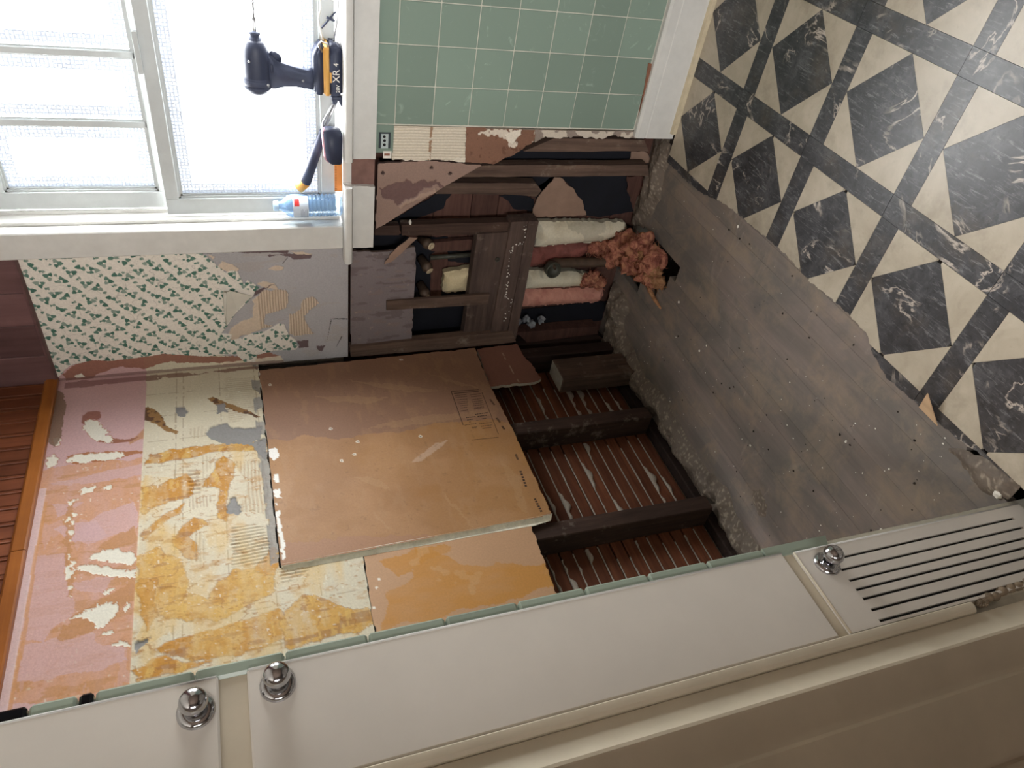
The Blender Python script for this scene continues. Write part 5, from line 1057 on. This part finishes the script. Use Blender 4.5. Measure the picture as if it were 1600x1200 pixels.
MB().tube([(c3[0][0], 0.03, c3[0][1]), (c3[1][0], 0.03, c3[1][1])], 0.0026, 8).tube([(c4[0][0], 0.028, c4[0][1]), (c4[1][0], 0.028, c4[1][1])], 0.0034, 8).build('cable_tie', dk, None, label='dark crossed cable tie behind the driver battery', category='cable tie')

so = empty('wall_socket', (0, 0, 0), label='small pale socket with three holes on the topmost green tile', category='socket')
a_ = [(0.818,0.956),(0.774,0.925),(0.816,0.951),(0.775,0.932)]
MB().cbox(a_[0][0], a_[1][0], -0.004, 0.0, a_[1][1], a_[0][1], 0.001).build('dark_plate', mat('socket_plate', srgb(58, 66, 70), 0.5), so)
fc = MB().cbox(a_[2][0], a_[3][0], -0.007, -0.003, a_[3][1], a_[2][1], 0.001).build('face', mat('socket_face', srgb(176, 188, 188), 0.5), so)
for x, z in [(0.809,0.943),(0.797,0.942),(0.785,0.942)]: MB().lathe([(0, 0.0042), (0.0008, 0.0042), (0.0008, 0.0028), (0.0002, 0.0)], (x, -0.0068, z), (0, -1, 0), 12).build('hole', M['black'], fc)
st_ = [(0.763,0.943),(0.741,0.919),(0.756,0.940),(0.749,0.924)]
sk = MB().box(min(st_[0][0], st_[1][0]), max(st_[0][0], st_[1][0]), -0.0008, 0.0, st_[1][1], st_[0][1]).build('paper_sticker', M['chip'], None, label='small white paper sticker with a reddish bar, under the socket', category='sticker')
MB().box(min(st_[2][0], st_[3][0]), max(st_[2][0], st_[3][0]), -0.0011, -0.0007, st_[3][1], st_[2][1]).build('printed_bar', mat('sticker_red', srgb(150, 104, 84), 0.7, var=0.05), sk)

# ------------------------------------------------------------------ rubble and crumbs
def mound(name, outline, height, seed, label, falloff=0.04):
    def paint(a, b):
        p = Paint(a, b, srgb(112, 101, 91)); n1 = fbm(a, b, 18, seed); n3 = fbm(a, b, 90, seed + 9); d = seg_dist(a, b, outline)
        p.h = height * np.clip(d / falloff, 0, 1) * (0.35 + 1.1 * n1) + 0.005 * (n3 - .3) * np.clip(d / 0.01, 0, 1); p.lay(np.clip((fbm(a, b, 160, seed + 3, 2) - 0.62) * 8, 0, 1) * 0.7, srgb(172, 160, 144)); p.lay(np.clip((0.42 - n1) * 6, 0, 1) * 0.5, srgb(84, 73, 65)); return p.c, p.h
    return sheet(name, 'Z', -0.0078, 1, 0.002, outline, 0.004, paint, M['painted'], None, edge=srgb(120, 106, 90), kind='stuff', label=label, category='rubble')
mound('rubble', ragged([(-0.085, 0.06), (-0.085, -0.40), (-0.04, -0.44), (-0.085, -0.48), (-0.085, -0.82), (-0.03, -0.86), (-0.085, -0.90), (-0.085, -1.47), (0.0, -1.47), (0.02, -1.2), (0.012, -0.95), (0.05, -0.86), (0.02, -0.75), (0.03, -0.6), (0.04, -0.5), (0.055, -0.42), (0.02, -0.3), (0.06, -0.15), (0.09, -0.04), (0.07, 0.06)], 0.02, 0.007, 2), 0.028, 901, 'grey plaster rubble along the foot of the lath wall')
mound('rubble', ragged([(0.45, 0.09), (0.80, 0.09), (0.80, 0.0), (0.77, -0.04), (0.70, -0.02), (0.62, -0.05), (0.54, -0.02), (0.48, 0.0)], 0.02, 0.006, 3), 0.022, 921, 'dusty rubble under the torn window wall by the baseboard')
mound('rubble', ragged([(0.02, 0.09), (0.20, 0.09), (0.19, -0.02), (0.16, -0.07), (0.11, -0.05), (0.05, -0.08)], 0.02, 0.006, 4), 0.03, 931, 'dirt heap in the corner beside the pink batt')
mound('rubble', ragged([(0.715, -1.33), (0.745, -1.37), (0.775, -1.44), (0.80, -1.485), (0.73, -1.485), (0.70, -1.44)], 0.01, 0.004, 5), 0.012, 941, 'dark debris at the rotted floor edge by the vent panel', 0.02)
mound('rubble', ragged([(0.135,-0.953),(0.169,-0.975),(0.152,-1.021),(0.118,-1.038),(0.098,-1.017),(0.109,-0.981)], 0.008, 0.004, 6), 0.004, 951, 'small patch of grit on the floorboards', 0.02)
def chip_mesh(mb, x, y, z, s, r):
    bm = bmesh.new(); bmesh.ops.create_icosphere(bm, subdivisions=1, radius=s); k = Vector((r.uniform(.7, 1.3), r.uniform(.7, 1.3), r.uniform(.35, .6)))
    for q in bm.verts: q.co = Vector((x + q.co.x * k.x * r.uniform(.8, 1.2), y + q.co.y * k.y * r.uniform(.8, 1.2), z + (q.co.z + s) * k.z))
    return mb.frombm(bm)
cr_ = random.Random(21)
CHIP = ['pale plaster chip at the foot of the sawn-off timber block', 'white plaster chip close to the lino edge, nearest the window wall', 'white plaster chip near the end of the tan fibreglass wisp', 'white plaster chip a hand away from the tan fibreglass wisp, towards the metal panel', 'small white chip straight out from the lath bay', 'white plaster chip beside the vent panel, farther from the lino', 'white plaster chip beside the vent panel, nearer to the lino', 'large white plaster chip in the rotted floor edge by the vent panel']
for (x, y), s in zip([(-0.033,-0.087),(0.752,-0.464),(0.388,-0.328),(0.323,-0.510),(0.248,-0.869),(0.429,-1.326),(0.433,-1.344),(0.723,-1.463),(0.361,-0.531),(0.410,-0.947),(0.566,-1.254),(0.524,-1.123)], (0.009, 0.0055, 0.0055, 0.004, 0.004, 0.005, 0.006, 0.010, 0.003, 0.003, 0.004, 0.004)):
    lab = CHIP.pop(0) if CHIP else 'small white plaster chip alone on the middle of the dusty floorboards'
    chip_mesh(MB(), x, y, -0.009, s, cr_).build('plaster_chip', M['chip'], None, label=lab, category='plaster chip', group='plaster chips on the floorboards')
cm = MB()
for _ in range(180):
    x = cr_.uniform(-0.05, 0.76); y = cr_.uniform(-1.45, -0.05)
    if 0.18 < x < 0.46 and y > -0.3: continue
    chip_mesh(cm, x, y, -0.0082, cr_.choice([0.0009, 0.0011, 0.0014, 0.002]), cr_)
cm.build('plaster_crumbs', M['chip'], None, kind='stuff', label='fine white plaster crumbs scattered over the floorboards', category='crumbs')
cm2 = MB()
for _ in range(90):
    chip_mesh(cm2, cr_.uniform(0.0, 0.76), cr_.uniform(-1.45, -0.3), -0.0083, cr_.choice([0.0012, 0.0018, 0.003]), cr_)
cm2.build('dark_grit', M['dark_earth'], None, kind='stuff', label='dark specks of grit scattered over the floorboards', category='crumbs')
(wx, wz), = [(0.520,0.846)]; chip_mesh(MB(), wx, 0.015, wz - 0.005, 0.009, cr_).build('plaster_scrap', M['chip'], None, label='white scrap stuck on the batten below the window sill', category='plaster chip')
# old caulk rope where the casing edge is broken off
rp = MB(); pts = [(-1.662,0.261),(-1.656,0.242),(-1.657,0.227),(-1.652,0.204),(-1.651,0.183),(-1.651,0.165),(-1.648,0.143)]
for i, (y, z) in enumerate(pts):
    bm = bmesh.new(); bmesh.ops.create_icosphere(bm, subdivisions=2, radius=1)
    for q in bm.verts: q.co = Vector((0.738 + q.co.x * 0.008, y + q.co.y * 0.008, z + q.co.z * 0.013)) + Vector((cr_.uniform(-1, 1), cr_.uniform(-1, 1), cr_.uniform(-1, 1))) * 0.0006
    rp.frombm(bm, True)
for _ in range(30):
    y, z = pts[0]; a = Vector((0.744, y, z)); p1 = a + Vector((cr_.uniform(-.004, .008), cr_.uniform(-.012, .006), cr_.uniform(-.004, .016))); rp.tube([a, a.lerp(p1, .6), p1], [0.0008, 0.0007, 0.0003], 4)
rp.build('caulk_rope', mat('dirty_rope', srgb(140, 124, 104), 0.95, var=0.4, vscale=60, bstr=0.6), None, label='frayed dirty caulk rope in the broken casing edge beside the vent panel', category='rope')
